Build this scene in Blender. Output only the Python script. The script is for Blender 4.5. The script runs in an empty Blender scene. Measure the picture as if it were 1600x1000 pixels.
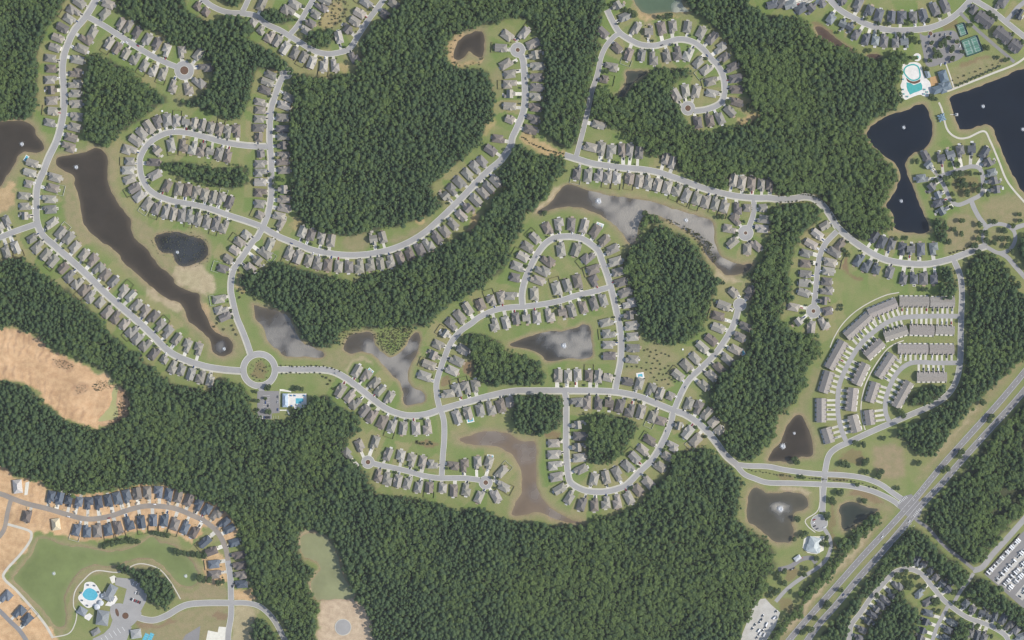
import bpy, math, random
import numpy as np
R = math.radians
random.seed(7); rng = np.random.default_rng(7)
SC = bpy.context.scene
COL = SC.collection

# ------------------------------------------------------------------ camera, sky, sun, exposure
CAM_H = 5000.0
cam_d = bpy.data.cameras.new('camera'); cam = bpy.data.objects.new('camera', cam_d); COL.objects.link(cam)
cam.location = (0, 0, CAM_H); cam_d.sensor_width = 36.0; cam_d.lens = 36.0 * CAM_H / 1600.0
cam_d.clip_start = 10; cam_d.clip_end = 30000
SC.camera = cam
HAZE = 8.5e-6
SUN_EL, SUN_AZ = 43.0, 94.0            # degrees above the horizon; azimuth clockwise from north (up in the photo)
W = bpy.data.worlds.new('World'); SC.world = W; W.use_nodes = True
nt = W.node_tree
sky = nt.nodes.new('ShaderNodeTexSky'); sky.sky_type = 'NISHITA'; sky.sun_disc = False
sky.sun_elevation = R(SUN_EL); sky.sun_rotation = R(SUN_AZ); sky.air_density = 1.0; sky.dust_density = 1.5
bg = nt.nodes['Background']; bg.inputs['Strength'].default_value = 0.15
nt.links.new(sky.outputs[0], bg.inputs['Color'])
sun_d = bpy.data.lights.new('sun', 'SUN'); sun_d.energy = 3.6; sun_d.angle = R(0.53); sun_d.color = (1.0, 0.955, 0.88)
sun = bpy.data.objects.new('sun', sun_d); COL.objects.link(sun)
sun.rotation_euler = (R(90 - SUN_EL), 0, R(180 - SUN_AZ)); sun.location = (0, 0, 3000)
SC.view_settings.view_transform = 'Standard'; SC.view_settings.look = 'None'
SC.view_settings.gamma = 1.0; SC.view_settings.use_curve_mapping = False
SC.view_settings.exposure = 0.30
SC.cycles.filter_width = 1.35; SC.cycles.max_bounces = 5; SC.cycles.diffuse_bounces = 3; SC.cycles.caustics_reflective = False

# ------------------------------------------------------------------ helpers
def P(x, y): return (x - 800.0, 500.0 - y)          # map metres -> world metres
def T(tx, ty, pts): return [(tx + x / 4.0, ty + y / 4.0) for x, y in pts]
def tag(o, label=None, cat=None, group=None, kind=None):
    if label: o['label'] = label
    if cat: o['category'] = cat
    if group: o['group'] = group
    if kind: o['kind'] = kind
    return o
def mesh(name, v, f, mats=(), mi=None, smooth=False):
    m = bpy.data.meshes.new(name); m.from_pydata([tuple(map(float, p)) for p in v], [], f)
    for x in mats: m.materials.append(x)
    if mi: m.polygons.foreach_set('material_index', mi)
    if smooth: m.polygons.foreach_set('use_smooth', [True] * len(m.polygons))
    m.update(); return m
def obj(name, me, parent=None, loc=None, rz=None, scale=None):
    o = bpy.data.objects.new(name, me); COL.objects.link(o)
    if parent: o.parent = parent
    if loc is not None: o.location = loc
    if rz is not None: o.rotation_euler = (0, 0, rz)
    if scale is not None: o.scale = scale
    return o
class MB:
    def __init__(s): s.v = []; s.f = []; s.mi = []
    def add(s, v, f, mi=0):
        n = len(s.v); s.v += [tuple(p) for p in v]; s.f += [tuple(i + n for i in q) for q in f]; s.mi += [mi] * len(f)
    def box(s, x0, y0, z0, x1, y1, z1, mi=0, bottom=True):
        v = [(x0,y0,z0),(x1,y0,z0),(x1,y1,z0),(x0,y1,z0),(x0,y0,z1),(x1,y0,z1),(x1,y1,z1),(x0,y1,z1)]
        f = [(4,5,6,7),(0,1,5,4),(1,2,6,5),(2,3,7,6),(3,0,4,7)] + ([(3,2,1,0)] if bottom else [])
        s.add(v, f, mi)
    def obox(s, cx, cy, a, l, w, z0, z1, mi=0):      # oriented box
        c, sn = math.cos(a), math.sin(a)
        q = [(cx + c*u - sn*t, cy + sn*u + c*t) for u, t in ((-l/2,-w/2),(l/2,-w/2),(l/2,w/2),(-l/2,w/2))]
        s.add([(x,y,z0) for x,y in q] + [(x,y,z1) for x,y in q], [(4,5,6,7),(0,1,5,4),(1,2,6,5),(2,3,7,6),(3,0,4,7)], mi)
    def cyl(s, cx, cy, z0, z1, r0, r1, n=10, mi=0):
        v = [(cx + r0*math.cos(2*math.pi*i/n), cy + r0*math.sin(2*math.pi*i/n), z0) for i in range(n)]
        v += [(cx + r1*math.cos(2*math.pi*i/n), cy + r1*math.sin(2*math.pi*i/n), z1) for i in range(n)]
        s.add(v, [(i,(i+1)%n,n+(i+1)%n,n+i) for i in range(n)] + [tuple(range(n,2*n))], mi)
    def hip(s, x0, y0, x1, y1, z, pitch, hipped=(1,1), mi=0, th=.25, ridge=None):
        # hip / gable roof over a rectangle, ridge along the longer side
        w, d = x1-x0, y1-y0; sw = d < w
        if sw: a0,a1,b0,b1 = y0,y1,x0,x1
        else:  a0,a1,b0,b1 = x0,x1,y0,y1
        pitch = pitch*1.16; h = (a1-a0)/2*pitch; m = (a0+a1)/2; run = (a1-a0)/2
        if b1-b0 <= 2*run: run = (b1-b0)/2-.05
        r0 = b0 + (run if hipped[0] else 0); r1 = b1 - (run if hipped[1] else 0)
        q = [(a0,b0,z),(a1,b0,z),(a1,b1,z),(a0,b1,z),(m,r0,z+h),(m,r1,z+h)]
        q += [(a0,b0,z-th),(a1,b0,z-th),(a1,b1,z-th),(a0,b1,z-th)]
        f = [(0,1,4),(1,2,5,4),(2,3,5),(3,0,4,5),(6,7,1,0),(7,8,2,1),(8,9,3,2),(9,6,0,3),(9,8,7,6)]
        if sw: q = [(b,a,c) for a,b,c in q]; f = [tuple(reversed(t)) for t in f]
        s.add(q, f, mi)
        if ridge is not None:
            p, e = (m,r0,z+h), (m,r1,z+h)
            if sw: p, e = (p[1],p[0],p[2]), (e[1],e[0],e[2])
            if sw: ridge.box(p[0], p[1]-.18, p[2]-.06, e[0], p[1]+.18, p[2]+.1)
            else: ridge.box(p[0]-.18, p[1], p[2]-.06, p[0]+.18, e[1], p[2]+.1)
    def me(s, name, *mats, smooth=False): return mesh(name, s.v, s.f, mats, s.mi, smooth)
def spline(pts, step=3.0, closed=False):
    p = np.array(pts, float); n = len(p)
    if n < 3 and not closed:
        k = max(2, int(np.hypot(*(p[1]-p[0])) / step) + 1); t = np.linspace(0, 1, k)[:, None]
        return p[0] + (p[1]-p[0]) * t
    out = []
    for i in range(n if closed else n-1):
        p1, p2 = p[i], p[(i+1) % n]
        p0 = p[(i-1) % n] if (closed or i > 0) else 2*p1-p2
        p3 = p[(i+2) % n] if (closed or i < n-2) else 2*p2-p1
        k = max(2, int(np.hypot(*(p2-p1)) / step) + 1)
        for t in np.arange(k) / k:
            out.append(.5*((2*p1)+(-p0+p2)*t+(2*p0-5*p1+4*p2-p3)*t*t+(-p0+3*p1-3*p2+p3)*t**3))
    if not closed: out.append(p[-1])
    return np.array(out)
def tangents(c):
    t = np.gradient(c, axis=0); return t / np.maximum(np.hypot(t[:,0], t[:,1]), 1e-9)[:, None]
def inside(px, py, poly):
    poly = np.asarray(poly, float); r = np.zeros(px.shape, bool); j = len(poly)-1
    for i in range(len(poly)):
        xi, yi = poly[i]; xj, yj = poly[j]
        if yi != yj:
            c = ((yi > py) != (yj > py)) & (px < (xj-xi)*(py-yi)/(yj-yi)+xi); r ^= c
        j = i
    return r
def seg_dist(px, py, line, closed=True):
    line = np.asarray(line, float); d = np.full(px.shape, 1e9); n = len(line)
    for i in range(n if closed else n-1):
        a, b = line[i], line[(i+1) % n]; ab = b-a; L = max(ab @ ab, 1e-9)
        t = np.clip(((px-a[0])*ab[0]+(py-a[1])*ab[1])/L, 0, 1)
        d = np.minimum(d, np.hypot(px-a[0]-t*ab[0], py-a[1]-t*ab[1]))
    return d
# smooth 2-D value noise on numpy arrays
_tab = rng.random((256, 256))
def vnoise(x, y, s):
    x = np.asarray(x)/s+1000; y = np.asarray(y)/s+1000
    xi = np.floor(x).astype(int); yi = np.floor(y).astype(int); fx = x-xi; fy = y-yi
    fx = fx*fx*(3-2*fx); fy = fy*fy*(3-2*fy)
    g = lambda a, b: _tab[a % 256, b % 256]
    return (g(xi,yi)*(1-fx)+g(xi+1,yi)*fx)*(1-fy)+(g(xi,yi+1)*(1-fx)+g(xi+1,yi+1)*fx)*fy
ORD = 'first second third fourth fifth sixth seventh eighth ninth tenth eleventh twelfth thirteenth fourteenth fifteenth sixteenth seventeenth eighteenth nineteenth twentieth'.split()
def ordw(i):
    if i < 20: return ORD[i]
    return ('twenty-', 'thirty-', 'forty-', 'fifty-')[(i+1)//10-2] + ORD[(i+1) % 10 - 1] if (i+1) % 10 else ('thirtieth', 'fortieth', 'fiftieth')[(i+1)//10-3]

# ------------------------------------------------------------------ materials
def nmat(name, rough=.9, spec=.25):
    m = bpy.data.materials.new(name); m.use_nodes = True; n = m.node_tree.nodes; b = n['Principled BSDF']
    b.inputs['Roughness'].default_value = rough; b.inputs['Specular IOR Level'].default_value = spec
    return m, n, m.node_tree.links, b
def mixc(n, l, fac, a, b, mode='MIX'):
    x = n.new('ShaderNodeMix'); x.data_type = 'RGBA'; x.blend_type = mode
    for k, v in ((0, fac), (6, a), (7, b)):
        if isinstance(v, (int, float)): x.inputs[k].default_value = v
        elif isinstance(v, tuple): x.inputs[k].default_value = (*v, 1) if len(v) == 3 else v
        else: l.new(v, x.inputs[k])
    return x.outputs[2]
def noise(n, l, scale, detail=3, vec=None, rough=.55):
    x = n.new('ShaderNodeTexNoise'); x.inputs['Scale'].default_value = scale; x.inputs['Detail'].default_value = detail; x.inputs['Roughness'].default_value = rough
    if vec is not None: l.new(vec, x.inputs['Vector'])
    return x.outputs['Fac']
def ramp(n, l, fac, a, b):
    x = n.new('ShaderNodeMapRange'); x.inputs['From Min'].default_value = a; x.inputs['From Max'].default_value = b
    l.new(fac, x.inputs['Value']); return x.outputs[0]
def pos(n): return n.new('ShaderNodeNewGeometry').outputs['Position']
def simple(name, c1, c2=None, scale=.5, rough=.9, spec=.25, fine=None):
    m, n, l, b = nmat(name, rough, spec); p = pos(n)
    c2 = c2 or tuple(x*.8 for x in c1)
    c = mixc(n, l, ramp(n, l, noise(n, l, scale, 4, p), .3, .7), c1, c2)
    if fine: c = mixc(n, l, fine[1], c, mixc(n, l, noise(n, l, fine[0], 2, p), (.3,.3,.3), (1.,1.,1.)), 'MULTIPLY')
    l.new(c, b.inputs['Base Color']); return m
def objcol(name, rough=.85, spec=.25, scale=1.2, amt=.35, bands=0):
    m, n, l, b = nmat(name, rough, spec); oi = n.new('ShaderNodeObjectInfo'); p = pos(n)
    k = mixc(n, l, ramp(n, l, noise(n, l, scale, 4, p), .3, .7), (1-amt,)*3, (1+amt*.4,)*3)
    c = mixc(n, l, 1.0, oi.outputs['Color'], k, 'MULTIPLY')
    l.new(c, b.inputs['Base Color']); return m
M = {}
M['asphalt'] = simple('asphalt_road', (.305,.296,.28), (.36,.348,.33), .045, .92, .2, (.6,.3))
M['asphalt_dark'] = simple('asphalt_parking', (.225,.215,.208), (.255,.245,.235), .05, .92, .2, (.5,.3))
M['dirt_road'] = simple('dusty_road', (.33,.28,.225), (.25,.225,.195), .05, .95, .1, (.4,.35))
M['drive'] = objcol('driveway_concrete', .9, .2, .35, .16)
M['concrete'] = simple('concrete', (.66,.635,.54), (.57,.545,.46), .25, .9, .2)
M['kerb'] = simple('kerb_concrete', (.52,.50,.42), (.43,.42,.36), .15, .9, .2)
M['path'] = simple('path_concrete', (.52,.49,.41), (.44,.41,.34), .1, .9, .2)
M['white_deck'] = simple('white_pool_deck', (.68,.655,.60), (.57,.55,.51), .15, .8, .2)
M['mark'] = simple('road_paint_white', (.62,.62,.60), (.5,.5,.48), 1.5, .8, .2)
M['roof'] = objcol('roof_shingle', .93, .12, .9, .3)
M['wall'] = objcol('siding', .85, .2, .5, .1)
M['ridge'] = objcol('ridge_shingle', .93, .12, 2., .2)
M['door'] = simple('garage_door_paint', (.72,.71,.67), (.66,.65,.62), 1., .6, .3)
M['patio'] = objcol('patio_slab', .9, .15, .6, .2)
M['paint'] = objcol('vehicle_paint', .3, .5, .2, .05)
M['glass'] = simple('tinted_glass', (.02,.025,.03), (.03,.03,.035), 1, .1, .5)
M['rubber'] = simple('rubber', (.02,.02,.02), (.03,.03,.03), 3, .9, .2)
M['bark'] = simple('bark', (.09,.065,.045), (.06,.045,.03), 2, .95, .1)
M['mulch'] = simple('mulch', (.17,.095,.06), (.12,.075,.05), .5, .95, .1, (2.,.4))
M['fence'] = simple('fence_wood', (.17,.12,.08), (.12,.09,.065), .8, .9, .1)
M['whitefence'] = simple('white_vinyl', (.7,.7,.67), (.62,.62,.6), .8, .6, .3)
M['court'] = simple('tennis_court_green', (.06,.14,.10), (.075,.16,.12), .2, .85, .2)
M['court2'] = simple('tennis_court_inner', (.09,.20,.15), (.10,.21,.16), .2, .85, .2)
M['playsand'] = simple('play_surface_tan', (.46,.29,.13), (.38,.24,.12), .3, .95, .1)
M['metalroof'] = objcol('metal_roof', .55, .35, .3, .2)
M['poolwater'] = simple('pool_water', (.05,.30,.28), (.08,.36,.33), .3, .12, .5)
M['bluewater'] = simple('pool_water_blue', (.07,.33,.42), (.11,.40,.48), .3, .12, .5)
M['steel'] = simple('grey_metal', (.35,.35,.36), (.28,.28,.29), 1, .5, .4)
M['gravel'] = simple('white_gravel', (.55,.53,.48), (.44,.42,.37), .08, .95, .1, (.5,.35))
M['lumber'] = simple('raw_timber', (.55,.43,.24), (.46,.36,.21), .5, .9, .1)
def leafmat(name, c1, c2, inst=False, amt=.35):
    m, n, l, b = nmat(name, .8, .15); oi = n.new('ShaderNodeObjectInfo')
    if inst:
        at = n.new('ShaderNodeAttribute'); at.attribute_type = 'INSTANCER'; at.attribute_name = 'tone'; fac = at.outputs['Fac']
    else: fac = oi.outputs['Random']
    c = mixc(n, l, fac, c1, c2)
    r2 = n.new('ShaderNodeTexNoise'); r2.inputs['Scale'].default_value = .55; l.new(pos(n), r2.inputs['Vector'])
    c = mixc(n, l, ramp(n, l, r2.outputs['Fac'], .3, .7), c, mixc(n, l, 1.0, c, (1+amt, 1+amt*.9, 1+amt*.5), 'MULTIPLY'))
    l.new(c, b.inputs['Base Color'])
    tr = n.new('ShaderNodeBsdfTranslucent'); l.new(c, tr.inputs['Color']); mx = n.new('ShaderNodeMixShader'); mx.inputs[0].default_value = .42
    l.new(b.outputs[0], mx.inputs[1]); l.new(tr.outputs[0], mx.inputs[2]); l.new(mx.outputs[0], n['Material Output'].inputs['Surface'])
    return m
hm = bpy.data.materials.new('haze'); hm.use_nodes = True; hm.node_tree.nodes.remove(hm.node_tree.nodes['Principled BSDF'])
pv = hm.node_tree.nodes.new('ShaderNodeVolumePrincipled'); pv.inputs['Color'].default_value = (.9,.95,1,1); pv.inputs['Density'].default_value = HAZE; pv.inputs['Anisotropy'].default_value = 0.0
hm.node_tree.links.new(pv.outputs[0], hm.node_tree.nodes['Material Output'].inputs['Volume'])
M['wood_leaf'] = leafmat('forest_foliage', (.082,.130,.064), (.142,.202,.070), True)
M['tree_leaf'] = leafmat('tree_foliage', (.065,.095,.05), (.095,.13,.055))
M['shrub_leaf'] = leafmat('shrub_foliage', (.05,.06,.03), (.075,.085,.04))
M['scrub'] = leafmat('marsh_scrub', (.09,.10,.05), (.17,.155,.09), True, .3)

# ------------------------------------------------------------------ survey data (metres on the map, x to the east, y to the south)
# (label, width, material, points, kerb, sidewalk side)
A00=(0,0)
ROADS = [
 ('r_west','curving two-lane northwest avenue down to the planted roundabout',8.6,'asphalt',[(154,-12),(150,0),(135,25),(117,47),(107,67),(100,88),(98,112),(100,140),(100,170),(96,195),(89,220),(77,245),(67,270),(59,290),(57,315),(58,345),(67,367),(87,385),(112,407),(137,430),(162,455),(190,480),(210,497),(237,522),(262,547),(287,561),(320,572),(350,577),(376,579)],1,1),
 ('r_stub','short stub street running west off the northwest avenue',8,'asphalt',[(-20,377),(0,371),(25,361),(57,350)],1,0),
 ('r_nwcul','northwest cul-de-sac street with a planted turning island',7.6,'asphalt',[(137,26),(162,40),(187,56),(212,72),(237,87),(262,99),(280,106)],1,0),
 ('r_oval','looped street bent like a hairpin east of the brown pond',7.4,'asphalt',[(423,229),(400,229),(370,226),(345,221),(312,212),(287,207),(265,207),(245,215),(230,227),(220,245),(219,260),(222,277),(232,295),(250,307),(275,315),(305,320),(332,327),(357,336),(385,345),(410,354)],1,1),
 ('r_ns','north-south street beside the big central forest block, ending at the roundabout',7.6,'asphalt',[(444,117),(437,130),(430,150),(424,170),(422,195),(422,225),(424,250),(424,275),(424,305),(420,330),(412,352),(402,372),(397,375),(380,400),(365,422),(361,450),(364,470),(370,495),(377,512),(385,532),(392,553)],1,1),
 ('r_curve','long curving street under the big forest block up to a small cul-de-sac',7.8,'asphalt',[(412,356),(437,370),(462,380),(487,390),(512,395),(537,398),(562,398),(587,395),(612,389),(637,379),(662,364),(682,347),(700,330),(720,310),(742,287),(762,267),(782,250),(797,228),(800,215),(807,200),(817,175),(820,150),(819,120),(817,95),(811,82)],1,1),
 ('r_top','winding street at the north edge beside brown brush',7.4,'asphalt',[(308,-8),(332,10),(355,19),(380,21),(400,25),(415,37),(437,47),(452,56),(470,67),(490,79),(510,84),(530,82),(547,75),(560,55),(575,32),(590,12),(605,-8)],1,0),
 ('r_topb','short street climbing off the winding north street',7,'asphalt',[(452,55),(465,40),(477,20),(492,-6)],1,0),
 ('r_topc','small branch street at the top edge above the forest',7,'asphalt',[(378,20),(384,8),(391,-8)],1,0),
 ('r_ne','tree-lined street climbing north from the collector through woods',6.6,'asphalt',[(900,246),(907,220),(914,192),(919,170),(924,145),(930,127),(935,110),(939,90),(947,72),(960,57),(969,52)],1,0),
 ('r_neloop','question-mark shaped street below the green pond',7.2,'asphalt',[(949,15),(957,32),(967,49),(980,59),(1000,69),(1022,71),(1042,66),(1060,61),(1080,64),(1097,75),(1112,92),(1125,107),(1132,127),(1132,147),(1125,162),(1105,171),(1084,174)],1,1),
 ('r_coll','eastern collector road above the silver rippled pond',8,'asphalt',[(882,242),(905,249),(925,255),(950,259),(975,262),(1000,264),(1025,268),(1050,276),(1075,285),(1100,294),(1125,301),(1150,306),(1180,309),(1200,309),(1220,311),(1240,310),(1257,307),(1272,310),(1287,322),(1297,335),(1307,352),(1322,367),(1340,381),(1360,394),(1380,404),(1400,409),(1425,412),(1450,412),(1475,407),(1500,399),(1525,389),(1540,384)],1,1),
 ('r_collcul','short cul-de-sac street at the tail of the silver pond',7,'asphalt',[(1177,309),(1178,320),(1177,335),(1172,350),(1168,358)],1,0),
 ('r_loop','horseshoe loop street around a green common',7.6,'asphalt',[(816,479),(815,460),(819,440),(827,420),(837,400),(850,382),(865,372),(885,369),(905,371),(922,380),(935,392),(942,410),(950,432),(957,457),(965,492),(969,512),(971,537),(970,565),(965,590),(962,609)],1,1),
 ('r_cross','crossing street from the horseshoe down to the southern collector',7.6,'asphalt',[(952,449),(925,456),(900,462),(875,470),(850,475),(820,479),(800,480),(775,484),(750,495),(737,505),(720,517),(705,535),(695,557),(687,580),(682,600),(683,620),(687,638)],1,0),
 ('r_south','southern collector road from the roundabout to the boulevard',8,'asphalt',[(430,577),(462,577),(500,577),(520,580),(540,590),(560,605),(580,621),(600,636),(620,645),(640,649),(665,647),(687,640),(725,629),(762,619),(800,611),(837,610),(875,610),(912,610),(950,611),(975,614),(1000,620),(1025,630),(1050,640),(1070,647),(1090,660),(1105,674),(1120,692),(1135,712),(1154,728)],1,1),
 ('r_blvdn','northern lane of the planted boulevard near the highway',7,'asphalt',[(1150,726),(1170,728),(1200,729),(1225,734),(1262,739),(1287,741),(1312,742),(1340,745),(1360,750),(1378,758),(1395,770),(1414,783)],1,0),
 ('r_blvds','southern lane of the planted boulevard near the highway',7,'asphalt',[(1148,723),(1162,740),(1180,748),(1200,754),(1237,755),(1287,757),(1325,759),(1355,765),(1375,772),(1395,782),(1408,792)],1,0),
 ('r_e1','street north from the southern collector along the eastern wood',7.2,'asphalt',[(1053,640),(1065,612),(1077,592),(1095,575),(1115,555),(1130,535),(1142,515),(1149,498),(1153,482),(1157,471)],1,1),
 ('r_sloop','southern loop street round the small oak grove',7.4,'asphalt',[(1052,642),(1050,655),(1045,670),(1035,692),(1020,717),(1000,737),(980,757),(962,765),(940,769),(915,767),(897,759),(889,750),(886,730),(884,700),(884,675),(884,650),(884,625),(882,611)],1,1),
 ('r_s1','short connector street south of the Y-shaped pond',7.6,'asphalt',[(687,640),(691,647),(694,662),(694,687),(692,712),(690,746)],1,0),
 ('r_s2','street between two cul-de-sacs along the southern forest edge',7.2,'asphalt',[(583,724),(595,727),(615,731),(640,737),(665,744),(690,747),(725,747),(750,750)],1,0),
 ('r_hwyn','northern carriageway of the divided highway',10,'asphalt_dark',[(1625,550),(1597,586),(1560,630),(1522,672),(1477,722),(1457,746),(1425,785),(1387,827),(1350,867),(1312,910),(1275,952),(1250,980),(1225,1010)],0,0),
 ('r_hwys','southern carriageway of the divided highway',10.5,'asphalt_dark',[(1625,580),(1600,611),(1575,640),(1550,667),(1520,700),(1495,728),(1472,755),(1440,789),(1407,829),(1377,864),(1340,905),(1305,947),(1280,975),(1255,1010)],0,0),
 ('r_town','street along the eastern wood curving past the townhouses',7.8,'asphalt',[(1489,402),(1492,410),(1500,430),(1503,455),(1502,490),(1501,525),(1501,550),(1499,575),(1492,600),(1477,620),(1455,634),(1425,647),(1390,662),(1360,675),(1330,689),(1307,700),(1295,712),(1290,732),(1288,750),(1286,775),(1285,800)],1,0),
 ('r_arc','outer townhouse arc street',7.4,'asphalt',[(1502,494),(1487,494),(1450,494),(1412,496),(1390,502),(1370,515),(1350,532),(1335,552),(1322,575),(1312,600),(1309,625),(1310,650),(1316,675),(1323,691)],0,0),
 ('r_arc2','inner townhouse arc street',7.2,'asphalt',[(1501,567),(1462,567),(1432,566),(1415,571),(1400,585),(1390,605),(1384,625),(1384,645),(1391,662)],0,0),
 ('r_ecul','east cul-de-sac street west of the mown swale',7.2,'asphalt',[(1308,361),(1290,380),(1281,400),(1277,425),(1275,450),(1272,476)],1,0),
 ('r_net','bending street of grey-roofed houses in the northeast',8,'asphalt',[(1287,-10),(1297,0),(1312,15),(1332,27),(1360,40),(1390,47),(1420,47),(1450,44),(1475,35),(1495,22),(1512,5),(1522,-8)],1,0),
 ('r_net2','straight northeast street behind the grey apartment blocks',7.4,'asphalt',[(1505,-10),(1522,0),(1550,17),(1575,37),(1600,57),(1625,76)],1,0),
 ('r_net3','short northeast corner street',7,'asphalt',[(1572,33),(1582,22),(1590,12),(1612,-6)],0,0),
 ('r_alley','narrow service alley serving the grey apartment blocks',5,'asphalt_dark',[(1500,20),(1525,45),(1550,67),(1585,97)],0,0),
 ('r_pocket','lane looping through the lakeside houses',6.5,'asphalt',[(1467,276),(1485,270),(1500,265),(1518,260),(1532,265),(1536,287),(1533,303),(1518,312),(1497,320),(1485,312),(1477,294),(1467,276)],0,0),
 ('r_pocket2','lane from the lakeside houses to the circular green',7.5,'asphalt',[(1517,312),(1522,325),(1530,340),(1540,353)],0,0),
 ('r_green','ring road around the tree-shaded circular green',6,'asphalt',[(1540,384),(1536,370),(1541,356),(1555,350),(1572,352),(1584,361),(1586,376),(1577,390),(1560,395),(1540,385)],0,0),
 ('r_green2','lane leaving the circular green southeast',7,'asphalt',[(1562,395),(1574,402),(1586,416),(1604,436)],0,0),
 ('r_green3','lane leaving the circular green east',7,'asphalt',[(1582,358),(1592,354),(1606,350)],0,0),
 ('r_se','curving street of small grey houses southeast of the highway',6.4,'asphalt',[(1325,1010),(1328,990),(1331,975),(1345,957),(1360,935),(1385,907),(1400,893),(1420,889),(1440,897),(1457,917),(1472,935),(1487,948),(1512,965),(1545,977),(1570,992),(1578,1010)],1,0),
 ('r_se2','southern branch street among the small grey houses',6,'asphalt',[(1482,945),(1473,962),(1463,982),(1454,1010)],0,0),
 ('r_se3','link lane from the small grey houses to the storage yard',5.5,'asphalt',[(1490,942),(1502,922),(1511,911),(1521,896)],0,0),
 ('r_serv','narrow service track through the woods beyond the highway',5,'asphalt_dark',[(1425,803),(1434,814),(1450,825),(1465,842),(1480,857),(1500,872),(1522,890)],0,0),
 ('r_serv2','wide gravelled service road beside the storage yard',9,'asphalt',[(1520,892),(1535,886),(1552,865),(1575,840),(1605,806)],0,0),
 ('r_new','dusty unfinished street between the new slate-roofed houses',8,'dirt_road',[(-15,768),(5,773),(17,778),(42,787),(75,795),(105,804),(137,811),(170,807),(200,797),(225,791),(250,791),(275,795),(300,805),(322,816),(340,832),(352,855),(357,880)],0,0),
 ('r_new2','new street along the eastern row of the building site',8,'asphalt',[(356,876),(360,905),(361,935),(361,962),(357,987),(356,1010)],1,0),
 ('r_new3','dirt street at the western edge of the building site',7,'dirt_road',[(18,778),(12,800),(6,828),(-10,848)],0,0),
 ('r_new4','entrance drive curving from the clubhouse to the new street',8.5,'asphalt',[(361,942),(325,942),(297,944),(280,950),(260,962),(240,969),(220,966),(206,958)],1,0),
 ('r_new5','entrance drive leaving the new street through the southern wood',7,'asphalt',[(361,942),(382,942),(402,946),(418,957),(432,975),(450,1010)],1,0),
 ('r_new6','grey haul road in the southwest corner of the building site',7,'asphalt_dark',[(-12,945),(0,955),(15,970),(32,987),(48,1012)],0,0),
 ('r_clubdrive','drive from the boulevard past the round lot to the gravel yard',6,'asphalt',[(1288,826),(1296,840),(1298,855),(1292,872),(1280,885),(1262,897),(1240,912),(1225,925),(1212,940)],0,0),
 ('r_clubdrive2','parking drive below the pale-roofed pavilion',7,'asphalt_dark',[(1216,890),(1235,885),(1252,874),(1268,872),(1275,880)],0,0),
 ('r_parkw','parking aisle entering the amenity lot from the roundabout',8,'asphalt',[(407,606),(411,615)],0,0),
]
PATHS = [
 ('concrete lakeside walk north of the dark lake',3.2,'path',[(1612,82),(1587,100),(1550,115),(1520,127),(1487,140),(1478,143)]),
 ('concrete walk along the west shore of the dark lake',3,'path',[(1467,160),(1472,172),(1480,202),(1495,215),(1512,215),(1537,205),(1547,220),(1560,250),(1575,285),(1606,322)]),
 ('walk crossing the green field beside the playground',2.2,'path',[(1478,100),(1485,120),(1491,139)]),
 ('broad walk around the green construction pond',4,'path',[(12,819),(45,829),(49,837),(46,847),(32,866),(8,893),(7,905),(25,922),(50,950),(70,975),(83,997)]),
 ('thin walk round the pool clubhouse lawn',1.8,'path',[(82,996),(107,990),(117,975),(120,957),(115,947),(117,925),(130,907),(150,892),(185,894),(212,882),(230,882),(250,890),(265,907),(276,925),(282,936)]),
 ('white wall-side walk behind the outer townhouse arc',1.6,'path',[(1297,543),(1303,528),(1316,507),(1335,488),(1360,472),(1385,461),(1405,457)]),
 ('white walk between the two townhouse arcs',1.8,'path',[(1352,672),(1346,650),(1346,628),(1352,602),(1365,575),(1384,548),(1397,538),(1412,532)]),
 ('pale walk from the boulevard to the pale-roofed pavilion',1.6,'path',[(1281,760),(1281,785),(1276,800),(1259,812),(1262,822),(1274,832)]),
]
CULS = [ # centre, outer radius, island radius, label
 ((288,110),14.5,6.5,'turning circle of the northwest cul-de-sac with a brown planted island'),
 ((447,114),9,0,'blunt turning head at the north end of the north-south street'),
 ((809,78),11,3.2,'small turning circle at the top of the long curving street'),
 ((1075,169),10.5,4.5,'turning circle inside the question-mark street'),
 ((1165,364),11.5,2.6,'turning circle beside the tail of the silver pond'),
 ((1156,476),9.5,0,'turning head at the edge of the eastern wood'),
 ((575,722),9.5,3.6,'west turning circle at the southern forest edge'),
 ((759,754),10,3.6,'east turning circle at the southern forest edge'),
 ((1271,486),10.5,3,'turning circle west of the mown swale'),
 ((1280,817),12.5,0,'round parking court above the pale-roofed pavilion'),
 ((536,980),12,0,'grey paved circle in the bare sandy clearing'),
]
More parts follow.
